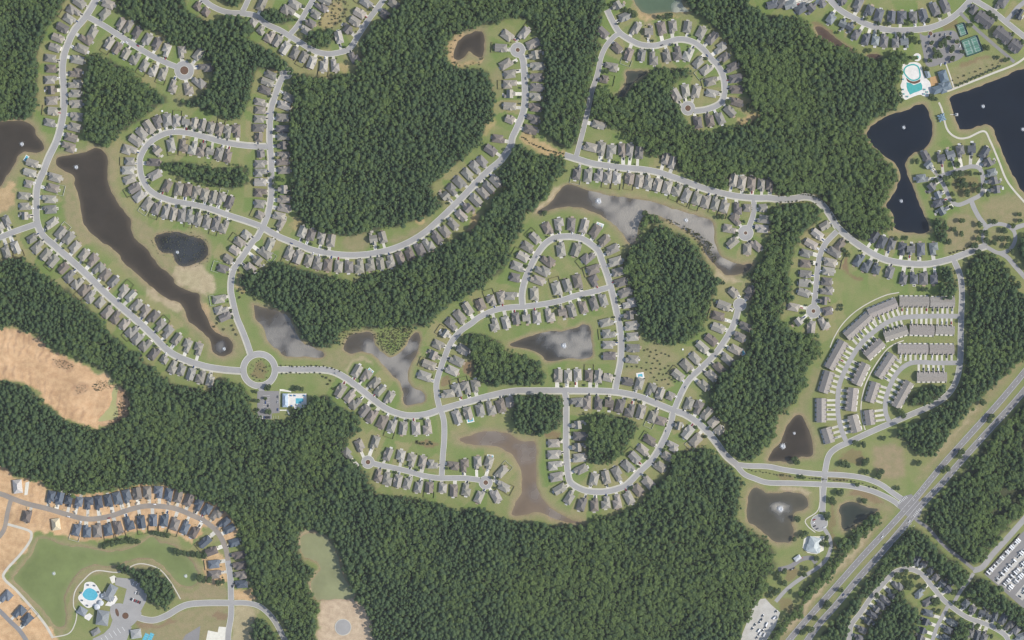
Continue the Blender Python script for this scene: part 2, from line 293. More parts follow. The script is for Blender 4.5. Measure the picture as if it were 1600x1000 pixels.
# water: colour key, points, fountains (x,y,size), ripple spots (x,y,radius), bank width of dry grass, label
PONDS = [
 ('brown',[(-30,188),(0,190),(15,188),(38,190),(52,197),(57,212),(66,222),(69,232),(62,238),(50,238),(38,236),(28,244),(22,257),(10,275),(0,292),(-30,310)],[(34,225,7)],[],10,'brown pond at the western edge with one round fountain'),
 ('brown',[(90,246),(110,242),(135,237),(150,231),(162,236),(168,250),(168,270),(172,295),(185,318),(202,340),(205,357),(213,375),(230,390),(245,412),(268,432),(275,445),(292,454),(310,459),(313,475),(322,492),(332,515),(345,523),(357,528),(364,540),(361,552),(345,556),(333,550),(328,530),(310,514),(294,500),(287,482),(280,473),(262,467),(235,447),(212,425),(195,412),(180,392),(150,372),(132,352),(127,332),(125,315),(117,290),(115,275),(100,267),(88,258)],[(119,261,7),(350,545,6)],[(346,541,9)],12,'long brown pond winding between the two western avenues'),
 ('dark',[(242,372),(250,365),(275,363),(300,369),(320,377),(326,391),(320,405),(305,412),(287,416),(275,410),(270,397),(252,394),(245,382)],[(277,394,6)],[(290,395,34)],8,'small dark oval pond with reeds and a fountain'),
 ('brown2',[(396,476),(405,480),(420,482),(437,487),(450,494),(460,513),(470,532),(487,542),(505,550),(506,558),(492,559),(475,557),(447,556),(432,545),(417,532),(412,512),(400,497)],[],[(440,520,38),(490,552,22),(465,545,26)],7,'brown rippled pond just east of the roundabout street'),
 ('brown2',[(540,532),(550,522),(580,520),(586,538),(600,553),(613,558),(630,546),(642,527),(650,520),(657,525),(652,548),(642,570),(637,590),(645,605),(660,611),(665,625),(650,630),(632,632),(630,612),(625,597),(610,583),(595,565),(580,553),(562,549),(547,553),(537,545)],[],[(575,550,18),(597,560,20),(615,566,24),(632,570,22),(652,616,22),(634,590,18),(640,545,14)],6,'brown Y-shaped pond around a scrubby marsh island'),
 ('brown2',[(840,331),(860,317),(880,291),(895,289),(925,299),(955,306),(987,310),(1020,315),(1045,324),(1070,332),(1100,341),(1114,350),(1116,375),(1120,390),(1133,405),(1152,413),(1172,412),(1172,420),(1160,427),(1137,430),(1125,422),(1115,410),(1102,395),(1095,380),(1082,367),(1062,355),(1040,342),(1025,335),(1007,336),(1000,347),(996,362),(992,377),(985,381),(973,366),(960,350),(945,340),(925,330),(905,324),(882,323),(857,329)],[(935,314,10),(1072,344,7)],[(940,312,20),(980,345,46),(1010,325,42),(1045,332,36),(1075,345,40),(1105,362,34),(1118,385,20),(1135,408,14)],8,'large silver-rippled pond curving below the collector road'),
 ('grey',[(798,537),(825,527),(850,519),(882,517),(915,507),(922,515),(925,537),(922,559),(887,561),(855,564),(847,555),(827,546),(803,541)],[(881,540,9)],[(866,530,22),(885,537,34),(908,540,30)],5,'grey pond with a white fountain plume among houses'),
 ('tan',[(717,686),(732,681),(762,674),(790,677),(815,690),(836,692),(838,725),(838,750),(843,772),(862,795),(887,810),(908,818),(887,817),(857,806),(840,800),(812,806),(800,803),(805,787),(815,770),(815,755),(815,740),(807,720),(797,708),(775,698),(750,696),(732,694)],[],[(770,685,26),(822,705,20),(836,770,14),(868,804,20)],10,'shallow tan pond hooking round the southern lawns'),
 ('brown',[(709,82),(715,67),(727,55),(750,48),(756,54),(755,88),(740,86),(733,80),(722,93),(711,93)],[],[],10,'small brown pond in the forest near the small cul-de-sac'),
 ('green2',[(985,-20),(991,0),(1000,15),(1012,21),(1037,19),(1060,19),(1078,18),(1066,8),(1060,-20)],[],[(1062,14,14)],5,'milky green pond at the top edge'),
 ('dgreen',[(978,112),(1005,111),(1009,114),(985,134),(974,150),(962,154),(972,140),(979,126)],[],[],5,'small dark green pond tucked under the trees'),
 ('navy',[(1355,207),(1362,197),(1390,180),(1420,171),(1432,164),(1445,165),(1452,180),(1457,197),(1455,215),(1447,230),(1427,240),(1415,252),(1415,262),(1422,282),(1432,307),(1442,332),(1450,352),(1450,362),(1432,364),(1400,359),(1396,350),(1396,335),(1384,322),(1392,310),(1402,290),(1407,272),(1401,258),(1389,248),(1373,235),(1360,222)],[(1412,199,6),(1408,314,6)],[],6,'dark navy pond shaped like an hourglass'),
 ('navy',[(1485,160),(1487,150),(1525,137),(1562,122),(1600,107),(1650,95),(1650,330),(1605,306),(1585,277),(1573,252),(1560,222),(1550,198),(1535,195),(1515,202),(1500,201),(1492,182)],[(1536,166,6),(1598,202,6)],[],6,'large dark navy lake in the northeast corner'),
 ('brown',[(1242,650),(1253,650),(1262,668),(1269,695),(1268,713),(1250,714),(1232,720),(1205,721),(1200,716),(1207,704),(1220,690),(1227,670)],[(1241,677,5),(1223,697,10)],[],9,'brown pear-shaped pond west of the townhouses'),
 ('grey2',[(1167,800),(1170,775),(1177,762),(1190,765),(1200,771),(1237,769),(1257,775),(1263,787),(1258,795),(1241,800),(1237,815),(1240,832),(1235,846),(1212,847),(1198,836),(1185,825),(1169,816)],[(1219,795,11)],[(1219,795,16)],8,'grey-brown square pond below the boulevard'),
 ('dgreen',[(1312,792),(1327,784),(1342,786),(1352,792),(1372,796),(1358,806),(1342,816),(1327,826),(1316,827),(1314,810)],[],[],9,'dark pointed pond beside the highway crossing'),
 ('green',[(57,847),(68,841),(100,852),(140,857),(162,862),(190,860),(215,852),(225,845),(237,839),(250,848),(272,852),(277,863),(295,872),(307,892),(308,908),(297,917),(280,912),(267,897),(250,880),(230,872),(207,874),(175,884),(147,882),(127,890),(110,910),(100,935),(103,967),(97,980),(85,976),(65,950),(37,922),(22,905),(27,895),(50,867)],[(84,896,6),(290,900,6)],[(80,930,55),(285,890,40),(150,865,40)],9,'large pea-green pond among the new houses'),
 ('sage',[(471,838),(480,834),(505,835),(517,848),(528,868),(533,890),(540,907),(552,922),(553,934),(525,936),(495,936),(486,920),(488,906),(500,890),(494,877),(476,870),(470,855)],[],[],5,'still sage-green pond in the southern forest'),
 ('mud',[(1274,42),(1287,44),(1306,60),(1332,76),(1326,78),(1305,71),(1282,58)],[],[],3,'narrow muddy drain along the northeastern forest edge'),
 ('mud',[(1354,86),(1365,83),(1376,88),(1366,93),(1357,92)],[],[],3,'tiny muddy pool behind the grey-roofed houses'),
 ('algae',[(152,657),(163,645),(172,633),(178,605),(184,604),(182,633),(186,645),(182,653),(165,658)],[],[],3,'algae-yellow basin at the end of the bare clearing'),
]
FORESTS = [ # deciduous share 0..1, label, polygon
 (.55,'dense mixed wood filling the northwest corner',[(-60,-60),(104,-60),(100,0),(97,10),(83,33),(68,50),(60,82),(57,112),(57,140),(58,165),(50,182),(37,186),(0,188),(-60,190)]),
 (.35,'dark wood between the two northern streets',[(182,-40),(182,0),(187,15),(205,27),(225,42),(247,52),(268,62),(282,70),(300,82),(314,92),(333,97),(337,125),(325,142),(305,155),(279,161),(312,168),(345,180),(355,187),(375,185),(384,170),(390,150),(395,122),(400,108),(418,108),(440,112),(460,114),(452,100),(437,92),(420,80),(402,68),(388,62),(396,46),(392,36),(372,26),(350,27),(334,38),(316,32),(318,28),(304,24),(287,12),(282,-40)]),
 (.35,'triangular wood behind the northwest cul-de-sac',[(135,87),(155,85),(175,97),(200,110),(225,130),(255,150),(260,158),(235,170),(205,195),(180,212),(166,232),(154,224),(133,215),(134,190),(136,160),(128,135),(137,110)]),
 (.3,'narrow belt of trees inside the hairpin street',[(250,253),(275,254),(325,261),(362,265),(380,258),(388,270),(386,287),(362,294),(325,287),(287,277),(260,265)]),
 (.2,'huge dark pine block in the upper middle',[(632,-60),(630,0),(612,27),(592,36),(572,55),(560,78),(566,97),(552,117),(512,122),(462,117),(452,138),(460,160),(452,190),(450,215),(455,240),(456,265),(455,307),(460,332),(472,347),(490,355),(525,366),(550,368),(575,362),(607,353),(632,352),(650,339),(675,337),(692,320),(672,300),(677,285),(700,267),(722,250),(750,226),(757,200),(768,180),(773,160),(768,130),(758,112),(720,106),(697,95),(699,70),(718,48),(750,42),(770,36),(800,27),(825,27),(834,35),(844,60),(852,85),(854,117),(850,150),(848,180),(842,200),(862,218),(884,233),(900,225),(908,195),(914,170),(920,137),(929,100),(938,75),(932,55),(940,32),(944,0),(944,-60)]),
 (.35,'winding belt of trees below the long curving street',[(390,440),(400,425),(437,412),(475,421),(507,431),(550,443),(580,431),(612,423),(650,408),(687,388),(715,377),(722,366),(750,357),(755,337),(772,317),(790,295),(778,268),(797,254),(800,226),(815,232),(850,243),(880,252),(884,270),(870,280),(853,305),(837,326),(822,334),(817,355),(803,378),(796,392),(790,418),(770,433),(750,450),(725,463),(695,480),(682,495),(670,508),(625,510),(585,512),(548,513),(532,520),(528,533),(505,544),(488,538),(474,528),(464,510),(455,490),(430,476),(402,466)]),
 (.8,'broad leafy forest from the green pond to the hourglass lake',[(1064,-60),(1066,0),(1082,16),(1110,37),(1127,50),(1136,67),(1152,95),(1162,112),(1164,140),(1174,160),(1188,175),(1184,190),(1150,198),(1117,207),(1088,208),(1074,195),(1064,177),(1050,160),(1046,140),(1058,122),(1084,116),(1080,112),(1035,107),(1018,112),(992,132),(977,152),(962,157),(950,143),(940,137),(927,142),(921,175),(927,186),(955,196),(975,207),(1000,230),(1020,244),(1048,246),(1058,262),(1090,282),(1120,291),(1136,294),(1140,276),(1175,270),(1202,278),(1211,290),(1218,304),(1250,299),(1275,303),(1294,317),(1306,340),(1327,366),(1354,377),(1360,365),(1380,360),(1392,357),(1391,337),(1378,322),(1396,292),(1402,272),(1385,253),(1356,227),(1348,207),(1360,190),(1388,174),(1406,160),(1402,140),(1403,112),(1412,96),(1428,88),(1400,82),(1378,94),(1350,88),(1325,78),(1295,66),(1272,52),(1258,32),(1225,25),(1196,25),(1170,8),(1166,-60)]),
 (.4,'round wood enclosed by the silver pond and house rows',[(1015,357),(1040,354),(1065,369),(1080,382),(1095,397),(1110,420),(1120,440),(1114,462),(1108,485),(1098,515),(1076,530),(1050,539),(1025,535),(1007,522),(998,500),(992,462),(980,430),(976,405),(990,387),(1008,375)]),
 (.45,'long wood between the eastern streets',[(1205,328),(1220,320),(1245,319),(1275,320),(1282,332),(1275,346),(1257,360),(1245,382),(1235,405),(1232,425),(1238,450),(1236,467),(1222,477),(1222,500),(1238,518),(1258,524),(1280,532),(1282,550),(1262,572),(1258,600),(1242,625),(1220,647),(1210,680),(1200,694),(1175,720),(1157,720),(1135,700),(1122,686),(1139,672),(1135,658),(1117,640),(1105,621),(1122,592),(1150,565),(1170,545),(1176,512),(1166,490),(1173,475),(1178,452),(1170,430),(1184,414),(1195,392),(1202,372)]),
 (.4,'small wood west of the grey fountain pond',[(725,523),(750,521),(775,530),(790,550),(825,560),(848,572),(851,598),(812,602),(775,601),(752,599),(741,582),(735,550)]),
 (.4,'square grove north of the hooked tan pond',[(805,618),(850,617),(880,622),(880,660),(862,672),(845,680),(812,672),(800,656)]),
 (.4,'oak grove inside the southern loop street',[(917,650),(950,647),(980,657),(996,667),(987,682),(975,705),(955,722),(925,724),(915,700),(920,675)]),
 (.35,'vast southern forest sweeping across the bottom',[(1080,702),(1102,698),(1118,708),(1146,737),(1160,752),(1154,770),(1152,812),(1170,830),(1197,844),(1211,862),(1210,885),(1200,905),(1197,922),(1180,935),(1170,960),(1159,987),(1157,1060),(584,1060),(587,1000),(582,967),(573,950),(558,932),(554,920),(543,900),(534,880),(528,855),(508,832),(472,826),(465,840),(469,867),(478,879),(490,890),(484,910),(483,925),(498,944),(492,970),(493,1000),(492,1060),(462,1060),(455,1000),(444,972),(430,954),(412,944),(400,932),(397,918),(390,900),(384,870),(380,850),(372,822),(362,806),(345,790),(317,780),(287,767),(257,755),(212,757),(175,765),(110,769),(77,764),(67,752),(20,741),(17,731),(0,727),(-60,725),(-60,598),(0,597),(37,604),(60,619),(70,629),(87,647),(110,662),(132,667),(150,673),(175,667),(202,650),(208,612),(200,605),(187,598),(174,584),(150,573),(120,558),(82,538),(55,520),(25,510),(0,509),(-60,508),(-60,405),(0,410),(30,402),(45,410),(70,430),(100,450),(125,470),(150,492),(170,516),(195,538),(225,561),(250,586),(270,601),(318,611),(334,607),(342,592),(362,595),(378,603),(402,652),(427,659),(457,658),(458,640),(480,633),(490,620),(510,618),(528,634),(562,656),(563,672),(541,684),(536,702),(546,716),(566,730),(578,752),(584,770),(625,778),(660,781),(682,788),(720,797),(750,796),(775,806),(800,816),(820,816),(850,819),(885,823),(915,821),(930,809),(955,806),(975,800),(1005,785),(1014,768),(1034,752),(1042,740),(1046,725),(1062,708)]),
 (.5,'wood between the townhouse street and the highway',[(1512,410),(1530,398),(1555,401),(1570,422),(1580,442),(1600,462),(1660,480),(1660,515),(1600,556),(1572,580),(1550,606),(1525,627),(1495,660),(1467,702),(1455,712),(1437,710),(1403,682),(1410,672),(1450,651),(1487,627),(1508,590),(1511,550),(1510,500),(1517,480),(1517,455),(1512,432)]),
 (.35,'small triangular copse inside the townhouse bend',[(1417,622),(1445,605),(1474,607),(1476,617),(1450,631),(1420,633)]),
 (.65,'open scrubby wood southeast of the highway',[(1660,545),(1612,618),(1578,652),(1552,678),(1526,708),(1503,738),(1484,757),(1468,776),(1445,800),(1443,810),(1465,835),(1488,860),(1510,880),(1533,880),(1560,842),(1600,797),(1660,730)]),
 (.35,'wood below the highway along the service track',[(1422,824),(1436,828),(1455,848),(1475,866),(1500,884),(1513,894),(1515,908),(1497,922),(1472,900),(1447,876),(1430,870),(1420,884),(1398,888),(1370,918),(1347,940),(1330,965),(1322,1000),(1320,1060),(1262,1060),(1284,995),(1316,955),(1352,909),(1380,875),(1409,837)]),
 (.35,'grove enclosed by the small grey houses',[(1412,937),(1436,950),(1430,975),(1426,1000),(1426,1060),(1350,1060),(1352,1000),(1366,975),(1382,955),(1400,940)]),
 (.35,'belt of trees beside the storage yard',[(1524,902),(1538,904),(1565,928),(1600,954),(1660,1000),(1660,1050),(1600,985),(1570,964),(1542,950),(1515,936),(1504,926)]),
 (.5,'strip of trees along the west verge of the highway',[(1352,808),(1370,802),(1377,808),(1372,818),(1350,836),(1325,863),(1300,896),(1275,922),(1258,940),(1254,956),(1232,978),(1207,1004),(1190,1060),(1150,1060),(1200,1000),(1216,977),(1243,952),(1250,942),(1252,927),(1287,892),(1305,866),(1310,846),(1330,838)]),
 (.35,'grove on the lawn behind the pool clubhouse',[(188,884),(200,888),(212,892),(240,890),(260,902),(276,930),(257,952),(240,942),(224,926),(216,908),(205,897)]),
 (.35,'wedge of wood beside the southern entrance drive',[(396,965),(412,966),(424,980),(434,1000),(440,1060),(390,1060),(394,1000)]),
 (.4,'clump of trees beside the winding north street',[(474,60),(490,47),(500,52),(518,47),(526,60),(508,74),(487,74)]),
 (.4,'clump of trees at the top edge by the branch street',[(407,40),(405,20),(418,14),(440,18),(456,22),(455,34),(440,38),(425,36)]),
 (.4,'leafy clump at the south end of the hourglass lake',[(1458,343),(1472,342),(1478,358),(1478,376),(1468,379),(1460,366),(1456,354)]),
 (.4,'clump of trees beside the townhouse street',[(1470,420),(1484,416),(1490,432),(1493,452),(1490,468),(1468,462),(1468,452),(1480,446),(1474,434)]),
 (.3,'belt of dark trees at the left of the silver pond',[(376,438),(390,428),(398,432),(396,450),(386,458),(380,450)]),
 (.3,'trees on the neck between the silver pond and the round wood',[(1002,340),(1012,336),(1026,338),(1040,346),(1030,350),(1012,350),(1004,358),(998,370),(994,376)]),
 (.45,'leafy clump behind the highway row of small grey houses',[(1384,924),(1400,920),(1414,932),(1402,942),(1388,938)]),
 (.45,'leafy clump between the southern branch street and the southeast street',[(1488,974),(1500,966),(1514,974),(1512,1000),(1506,1030),(1486,1020)]),
 (.45,'trees at the edge east of the circular green',[(1590,376),(1602,366),(1640,370),(1640,440),(1612,420),(1594,396)]),
 (.35,'dark wood edge at the top between the northern streets',[(345,-30),(345,-2),(360,8),(372,10),(378,2),(386,-30)]),
]
# ground patches: kind, strength, polygon (kinds: dirt = pale orange bare soil, tan = dry grass, sand = pale bare ground, mulch = red-brown)
PATCH = [
 ('sand',.75,[(-10,546),(20,551),(50,559),(80,574),(104,598),(112,616),(98,610),(75,586),(45,569),(-10,558)]),
 ('tan',.9,[(1366,700),(1385,694),(1408,697),(1414,712),(1414,744),(1390,750),(1372,744),(1368,724)]),
 ('tan',.5,[(1000,430),(990,470),(1005,530),(1040,545),(1060,560),(1010,560),(985,500)]),
 ('dirt',1,[(-60,505),(0,512),(25,515),(55,527),(82,547),(120,565),(150,582),(172,588),(172,596),(186,606),(200,615),(203,645),(175,660),(150,668),(132,662),(110,657),(87,643),(70,626),(62,614),(37,600),(0,593),(-60,596)]),
 ('dirt',.95,[(-60,735),(0,730),(17,738),(22,746),(67,755),(77,768),(110,772),(175,768),(212,761),(257,758),(287,770),(317,783),(345,793),(360,809),(369,830),(356,850),(344,836),(322,822),(312,836),(300,846),(285,840),(262,830),(240,828),(220,830),(190,836),(160,844),(130,846),(100,838),(72,832),(52,830),(50,842),(34,868),(10,897),(28,925),(54,955),(90,1000),(110,1060),(-60,1060)]),
 ('dirt',.8,[(320,868),(345,864),(356,880),(357,906),(324,908)]),
 ('dirt',.8,[(367,922),(396,922),(400,934),(396,940),(366,938)]),
 ('sand',1,[(500,943),(520,936),(550,936),(572,952),(582,970),(582,1000),(584,1060),(494,1060),(496,1000),(497,970)]),
 ('sand',.55,[(366,955),(400,952),(398,1000),(400,1060),(362,1060)]),
 ('tan',.8,[(160,880),(200,884),(230,876),(255,884),(280,915),(300,925),(320,905),(340,908),(356,935),(300,940),(282,938),(262,900),(245,888),(190,896),(150,897),(128,912),(120,940),(112,960),(104,985),(90,990),(105,950),(115,910),(140,888)]),
 ('tan',.7,[(215,975),(260,968),(300,950),(355,948),(352,1000),(352,1060),(240,1060),(226,1000)]),
 ('sand',.65,[(274,416),(300,412),(318,416),(322,440),(310,452),(285,448),(272,432)]),
 ('tan',.7,[(205,340),(228,345),(246,366),(242,385),(256,396),(270,398),(272,418),(262,422),(248,412),(240,395),(215,372)]),
 ('sand',.7,[(314,420),(326,425),(334,440),(336,456),(322,460),(312,450)]),
 ('sand',.6,[(228,448),(245,458),(262,468),(280,474),(284,486),(272,488),(250,472),(232,460)]),
 ('tan',.75,[(58,265),(80,255),(110,275),(113,300),(122,320),(128,350),(146,374),(138,380),(108,352),(100,320),(98,290),(88,270)]),
 ('tan',.6,[(20,248),(34,250),(22,290),(20,325),(-10,330),(-20,300)]),
 ('dirt',.55,[(-30,295),(2,294),(18,280),(22,300),(18,324),(-30,330)]),
 ('tan',.65,[(1538,320),(1562,306),(1600,302),(1640,310),(1640,350),(1600,345),(1575,350),(1545,345),(1532,334)]),
 ('tan',.7,[(1475,347),(1505,330),(1522,340),(1530,360),(1528,385),(1500,392),(1478,392),(1480,370)]),
 ('tan',.55,[(1485,116),(1530,92),(1566,86),(1575,97),(1548,113),(1491,136)]),
 ('tan',.75,[(1366,712),(1380,700),(1400,694),(1413,706),(1415,735),(1410,745),(1380,746),(1370,730)]),
 ('mulch',.5,[(1312,714),(1330,704),(1348,706),(1352,722),(1330,726)]),
 ('tan',.6,[(1608,560),(1570,600),(1530,650),(1480,710),(1440,750),(1432,745),(1470,700),(1500,662),(1530,628),(1560,590),(1600,556)]),
 ('sand',.5,[(1520,640),(1530,632),(1475,700),(1464,712)]),
 ('tan',.75,[(1400,795),(1370,835),(1330,880),(1280,935),(1230,1000),(1215,1010),(1200,1010),(1250,955),(1300,900),(1345,848),(1378,812)]),
 ('sand',.6,[(1360,830),(1356,842),(1310,893),(1270,940),(1235,985),(1228,982),(1262,938),(1305,888)]),
 ('tan',.5,[(1460,760),(1420,806),(1380,850),(1340,895),(1300,940),(1260,985),(1270,965),(1310,920),(1350,872),(1400,815),(1440,770)]),
 ('tan',.4,[(1600,596),(1545,660),(1480,735),(1462,755),(1480,728),(1540,655)]),
 ('dirt',.6,[(812,206),(825,205),(850,222),(882,236),(886,246),(870,246),(840,234),(815,220)]),
 ('sand',.7,[(838,330),(850,322),(862,312),(874,292),(868,290),(852,312),(840,324)]),
 ('tan',.5,[(505,555),(528,543),(540,555),(560,552),(575,556),(584,570),(570,565),(548,568),(535,580),(505,572)]),
 ('sand',.6,[(540,583),(548,568),(562,560),(575,563),(582,572),(574,566),(562,563),(552,570),(545,585)]),
 ('tan',.6,[(538,345),(572,345),(575,388),(540,390)]),
 ('tan',.7,[(610,372),(640,362),(668,345),(676,340),(660,362),(636,376),(612,382)]),
 ('dirt',.5,[(650,340),(662,338),(664,346),(652,348)]),
 ('dirt',.6,[(731,360),(740,340),(748,334),(746,352),(736,364)]),
 ('dirt',.5,[(706,96),(700,72),(716,54),(726,54),(712,70),(710,90),(724,98),(752,92),(752,98),(722,104)]),
 ('dirt',.55,[(996,17),(1004,22),(1014,25),(1052,22),(1056,26),(1010,30),(998,26)]),
 ('dirt',.5,[(1152,190),(1170,180),(1184,178),(1182,190),(1160,196)]),
 ('dirt',.6,[(420,110),(436,106),(440,112),(425,114)]),
 ('dirt',.35,[(528,104),(540,98),(545,104),(536,116)]),
 ('sand',.55,[(1118,420),(1135,432),(1155,436),(1155,440),(1135,442),(1120,436)]),
 ('sand',.6,[(1220,760),(1262,764),(1262,770),(1220,768)]),
 ('tan',.5,[(1166,760),(1170,768),(1162,800),(1168,820),(1190,832),(1184,840),(1160,820),(1156,790)]),
 ('tan',.5,[(1196,650),(1240,640),(1275,575),(1285,580),(1262,640),(1290,700),(1270,720),(1262,660),(1240,648),(1215,690),(1205,690)]),
 ('mulch',.55,[(1268,30),(1274,40),(1300,55),(1300,50),(1280,36)]),
 ('dirt',.4,[(310,470),(324,480),(330,500),(345,518),(330,520),(318,500)]),
 ('tan',.5,[(340,515),(375,505),(382,540),(372,560),(366,540),(352,522)]),
 ('dirt',.45,[(370,425),(382,432),(386,455),(374,458),(368,440)]),
 ('dirt',.4,[(455,345),(470,340),(475,350),(462,362)]),
 ('dirt',.5,[(300,30),(290,40),(312,60),(330,75),(322,68)]),
 ('tan',.5,[(282,80),(300,90),(318,120),(316,140),(300,155),(280,165),(270,150),(282,135)]),
 ('dirt',.35,[(345,96),(370,90),(378,110),(352,118)]),
 ('mulch',.6,[(643,691),(655,688),(680,691),(686,697),(660,698)]),
 ('mulch',.6,[(852,676),(875,674),(876,684),(854,684)]),
 ('mulch',.7,[(724,575),(732,562),(740,570),(740,588),(728,586)]),
 ('mulch',.6,[(688,592),(700,588),(702,598),(690,602)]),
 ('mulch',.5,[(400,565),(412,565),(416,585),(404,592),(394,580)]),
 ('mulch',.5,[(1210,303),(1250,299),(1278,303),(1296,318),(1310,345),(1306,349),(1292,325),(1274,307),(1250,304),(1212,308)]),
 ('mulch',.5,[(1213,314),(1255,313),(1278,318),(1270,321),(1250,316),(1215,319)]),
 ('mulch',.7,[(1319,405),(1316,420),(1326,429),(1350,440),(1348,436),(1328,424),(1321,418),(1324,406)]),
 ('mulch',.45,[(1294,736),(1320,738),(1330,747),(1310,752),(1294,752)]),
 ('mulch',.45,[(1215,738),(1240,740),(1240,749),(1216,749)]),
 ('mulch',.5,[(1298,785),(1304,790),(1302,830),(1308,850),(1302,858),(1298,830)]),
 ('mulch',.5,[(1326,772),(1345,762),(1372,776),(1382,790),(1362,785),(1340,775)]),
 ('tan',.6,[(1304,790),(1320,768),(1345,764),(1392,786),(1395,800),(1378,800),(1350,786),(1325,780),(1308,795),(1312,830),(1304,826)]),
 ('mulch',.5,[(1225,895),(1240,888),(1250,894),(1230,908)]),
 ('mulch',.45,[(1216,940),(1232,936),(1238,950),(1222,956)]),
 ('mulch',.4,[(1485,285),(1510,272),(1526,280),(1528,300),(1508,308),(1490,300)]),
 ('tan',.5,[(1550,360),(1565,356),(1575,370),(1568,385),(1552,384),(1546,372)]),
 ('mulch',.5,[(1470,30),(1490,26),(1494,42),(1476,46)]),
 ('mulch',.5,[(1500,100),(1540,86),(1542,90),(1505,106)]),
 ('mulch',.5,[(215,972),(240,975),(270,966),(275,970),(250,980),(218,980)]),
 ('mulch',.55,[(332,957),(352,955),(352,968),(336,966)]),
 ('dirt',.5,[(12,822),(38,832),(40,840),(28,848),(12,842)]),
 ('mulch',.4,[(150,955),(158,952),(162,962),(152,968)]),
 ('tan',.45,[(960,540),(1040,540),(1060,570),(1040,605),(985,590),(965,575)]),
 ('tan',.4,[(500,10),(530,0),(545,10),(530,40),(510,55),(500,40)]),
 ('dirt',.3,[(505,20),(535,5),(520,40),(500,44)]),
 ('tan',.5,[(760,125),(785,105),(786,145),(772,150)]),
 ('dirt',.35,[(752,200),(772,184),(774,196),(756,216)]),
]
def _lines(a, b, n, kind, st):
    a = np.array(a, float); b = np.array(b, float)
    def at(l, t):
        d = np.r_[0, np.cumsum(np.hypot(*np.diff(l, axis=0).T))]; t *= d[-1]; return np.array([np.interp(t, d, l[:,0]), np.interp(t, d, l[:,1])])
    for i in range(n):
        p0, p1 = at(a, (i+.5)/n), at(b, (i+.5)/n); t = p1-p0; nv = np.array([-t[1], t[0]])/np.hypot(*t)*random.uniform(1.1,1.7)
        PATCH.append((kind, st*random.uniform(.6,1), [tuple(p0+nv), tuple((p0+p1)/2+nv*1.2), tuple(p1+nv), tuple(p1-nv), tuple((p0+p1)/2-nv), tuple(p0-nv)]))
_lines([(0,512),(25,515),(55,527),(82,547)],[(0,545),(20,550),(50,558),(76,571)],8,'mulch',.55)
_lines([(0,566),(25,571),(50,582),(75,598),(100,626),(138,640)],[(0,592),(37,600),(62,614),(87,643),(110,657),(134,661)],11,'mulch',.5)
_lines([(12,783),(70,799),(105,808),(137,815),(170,811),(200,801),(250,795),(300,809)],[(8,812),(70,826),(105,832),(137,840),(170,836),(200,828),(250,820),(295,838)],22,'mulch',.35)
_lines([(42,782),(105,799),(170,802),(225,786),(275,790),(340,826)],[(45,752),(105,772),(170,770),(225,761),(275,764),(352,800)],22,'mulch',.35)
PATCH += [('sand',.6,[(470,826),(490,823),(507,827),(506,836),(480,834),(471,838),(470,858),(465,856),(465,835)]), ('sand',.6,[(483,912),(489,896),(493,890),(489,905),(487,925),(483,926)]),
 ('sand',.5,[(60,800),(105,806),(140,812),(170,808),(200,798),(250,792),(300,806),(320,818),(318,824),(298,812),(250,800),(200,806),(170,816),(138,818),(60,806)]),
 ('mulch',.3,[(80,560),(100,560),(116,568),(118,578),(100,578),(84,572)]), ('mulch',.3,[(116,598),(136,598),(140,614),(118,618)]), ('mulch',.35,[(184,605),(202,612),(205,640),(192,658),(172,664),(160,662),(182,652),(188,640)]),
 ('sand',.8,[(145,655),(152,645),(168,630),(172,622),(176,632),(160,648),(150,664),(140,662)]), ('sand',.5,[(150,582),(172,586),(176,598),(160,596)])]

# ------------------------------------------------------------------ terrain grid with banks cut for the ponds
WL = -0.55                                     # water level below the lawns
fx = np.arange(-880, 880.1, 2.5); fy = np.arange(-565, 565.1, 2.5)
gx = np.concatenate([[-9000, -4500, -2200, -1300, -1000], fx, [1000, 1300, 2200, 4500, 9000]])
gy = np.concatenate([[-9000, -4500, -2200, -1200, -750], fy, [750, 1200, 2200, 4500, 9000]])
GX, GY = np.meshgrid(gx, gy); MX = GX + 800; MY = 500 - GY          # map coordinates of every grid vertex
WX = MX + (vnoise(MX, MY, 9)-.5)*7 + (vnoise(MX+300, MY, 3.7)-.5)*4; WY = MY + (vnoise(MX, MY+500, 9)-.5)*7 + (vnoise(MX, MY+900, 3.7)-.5)*4
def window(poly, pad):
    a = np.asarray(poly); x0, y0 = a.min(0)-pad; x1, y1 = a.max(0)+pad
    c = np.where((gx+800 >= x0) & (gx+800 <= x1))[0]; r = np.where((500-gy >= y0) & (500-gy <= y1))[0]
    return (slice(r[0], r[-1]+1), slice(c[0], c[-1]+1)) if len(c) and len(r) else None
Z = np.zeros_like(GX); A = {k: np.zeros_like(GX) for k in ('dirt', 'tan', 'sand', 'mulch', 'floor', 'lawn')}
POND_LINES = []
for col, pts, fts, rips, bank, lab in PONDS:
    line = spline(pts, 5, True); POND_LINES.append(line); s = window(line, 25)
    jx = MX[s] + (vnoise(MX[s], MY[s], 7)-.5)*2.5; jy = MY[s] + (vnoise(MX[s]+77, MY[s], 7)-.5)*2.5
    d = seg_dist(jx, jy, line); d = np.where(inside(jx, jy, line), -d, d)
    Z[s] = np.minimum(Z[s], np.clip((d-2.2)*.25, -2.0, 0))
    wob = bank*1.15*(.55+.9*vnoise(MX[s], MY[s], 26))
    A['tan'][s] = np.maximum(A['tan'][s], np.clip(1.15-d/np.maximum(wob, 1), 0, 1)*.8)
    A['mulch'][s] = np.maximum(A['mulch'][s], np.clip(1-np.abs(d-.8)/1.6, 0, 1)*.35)
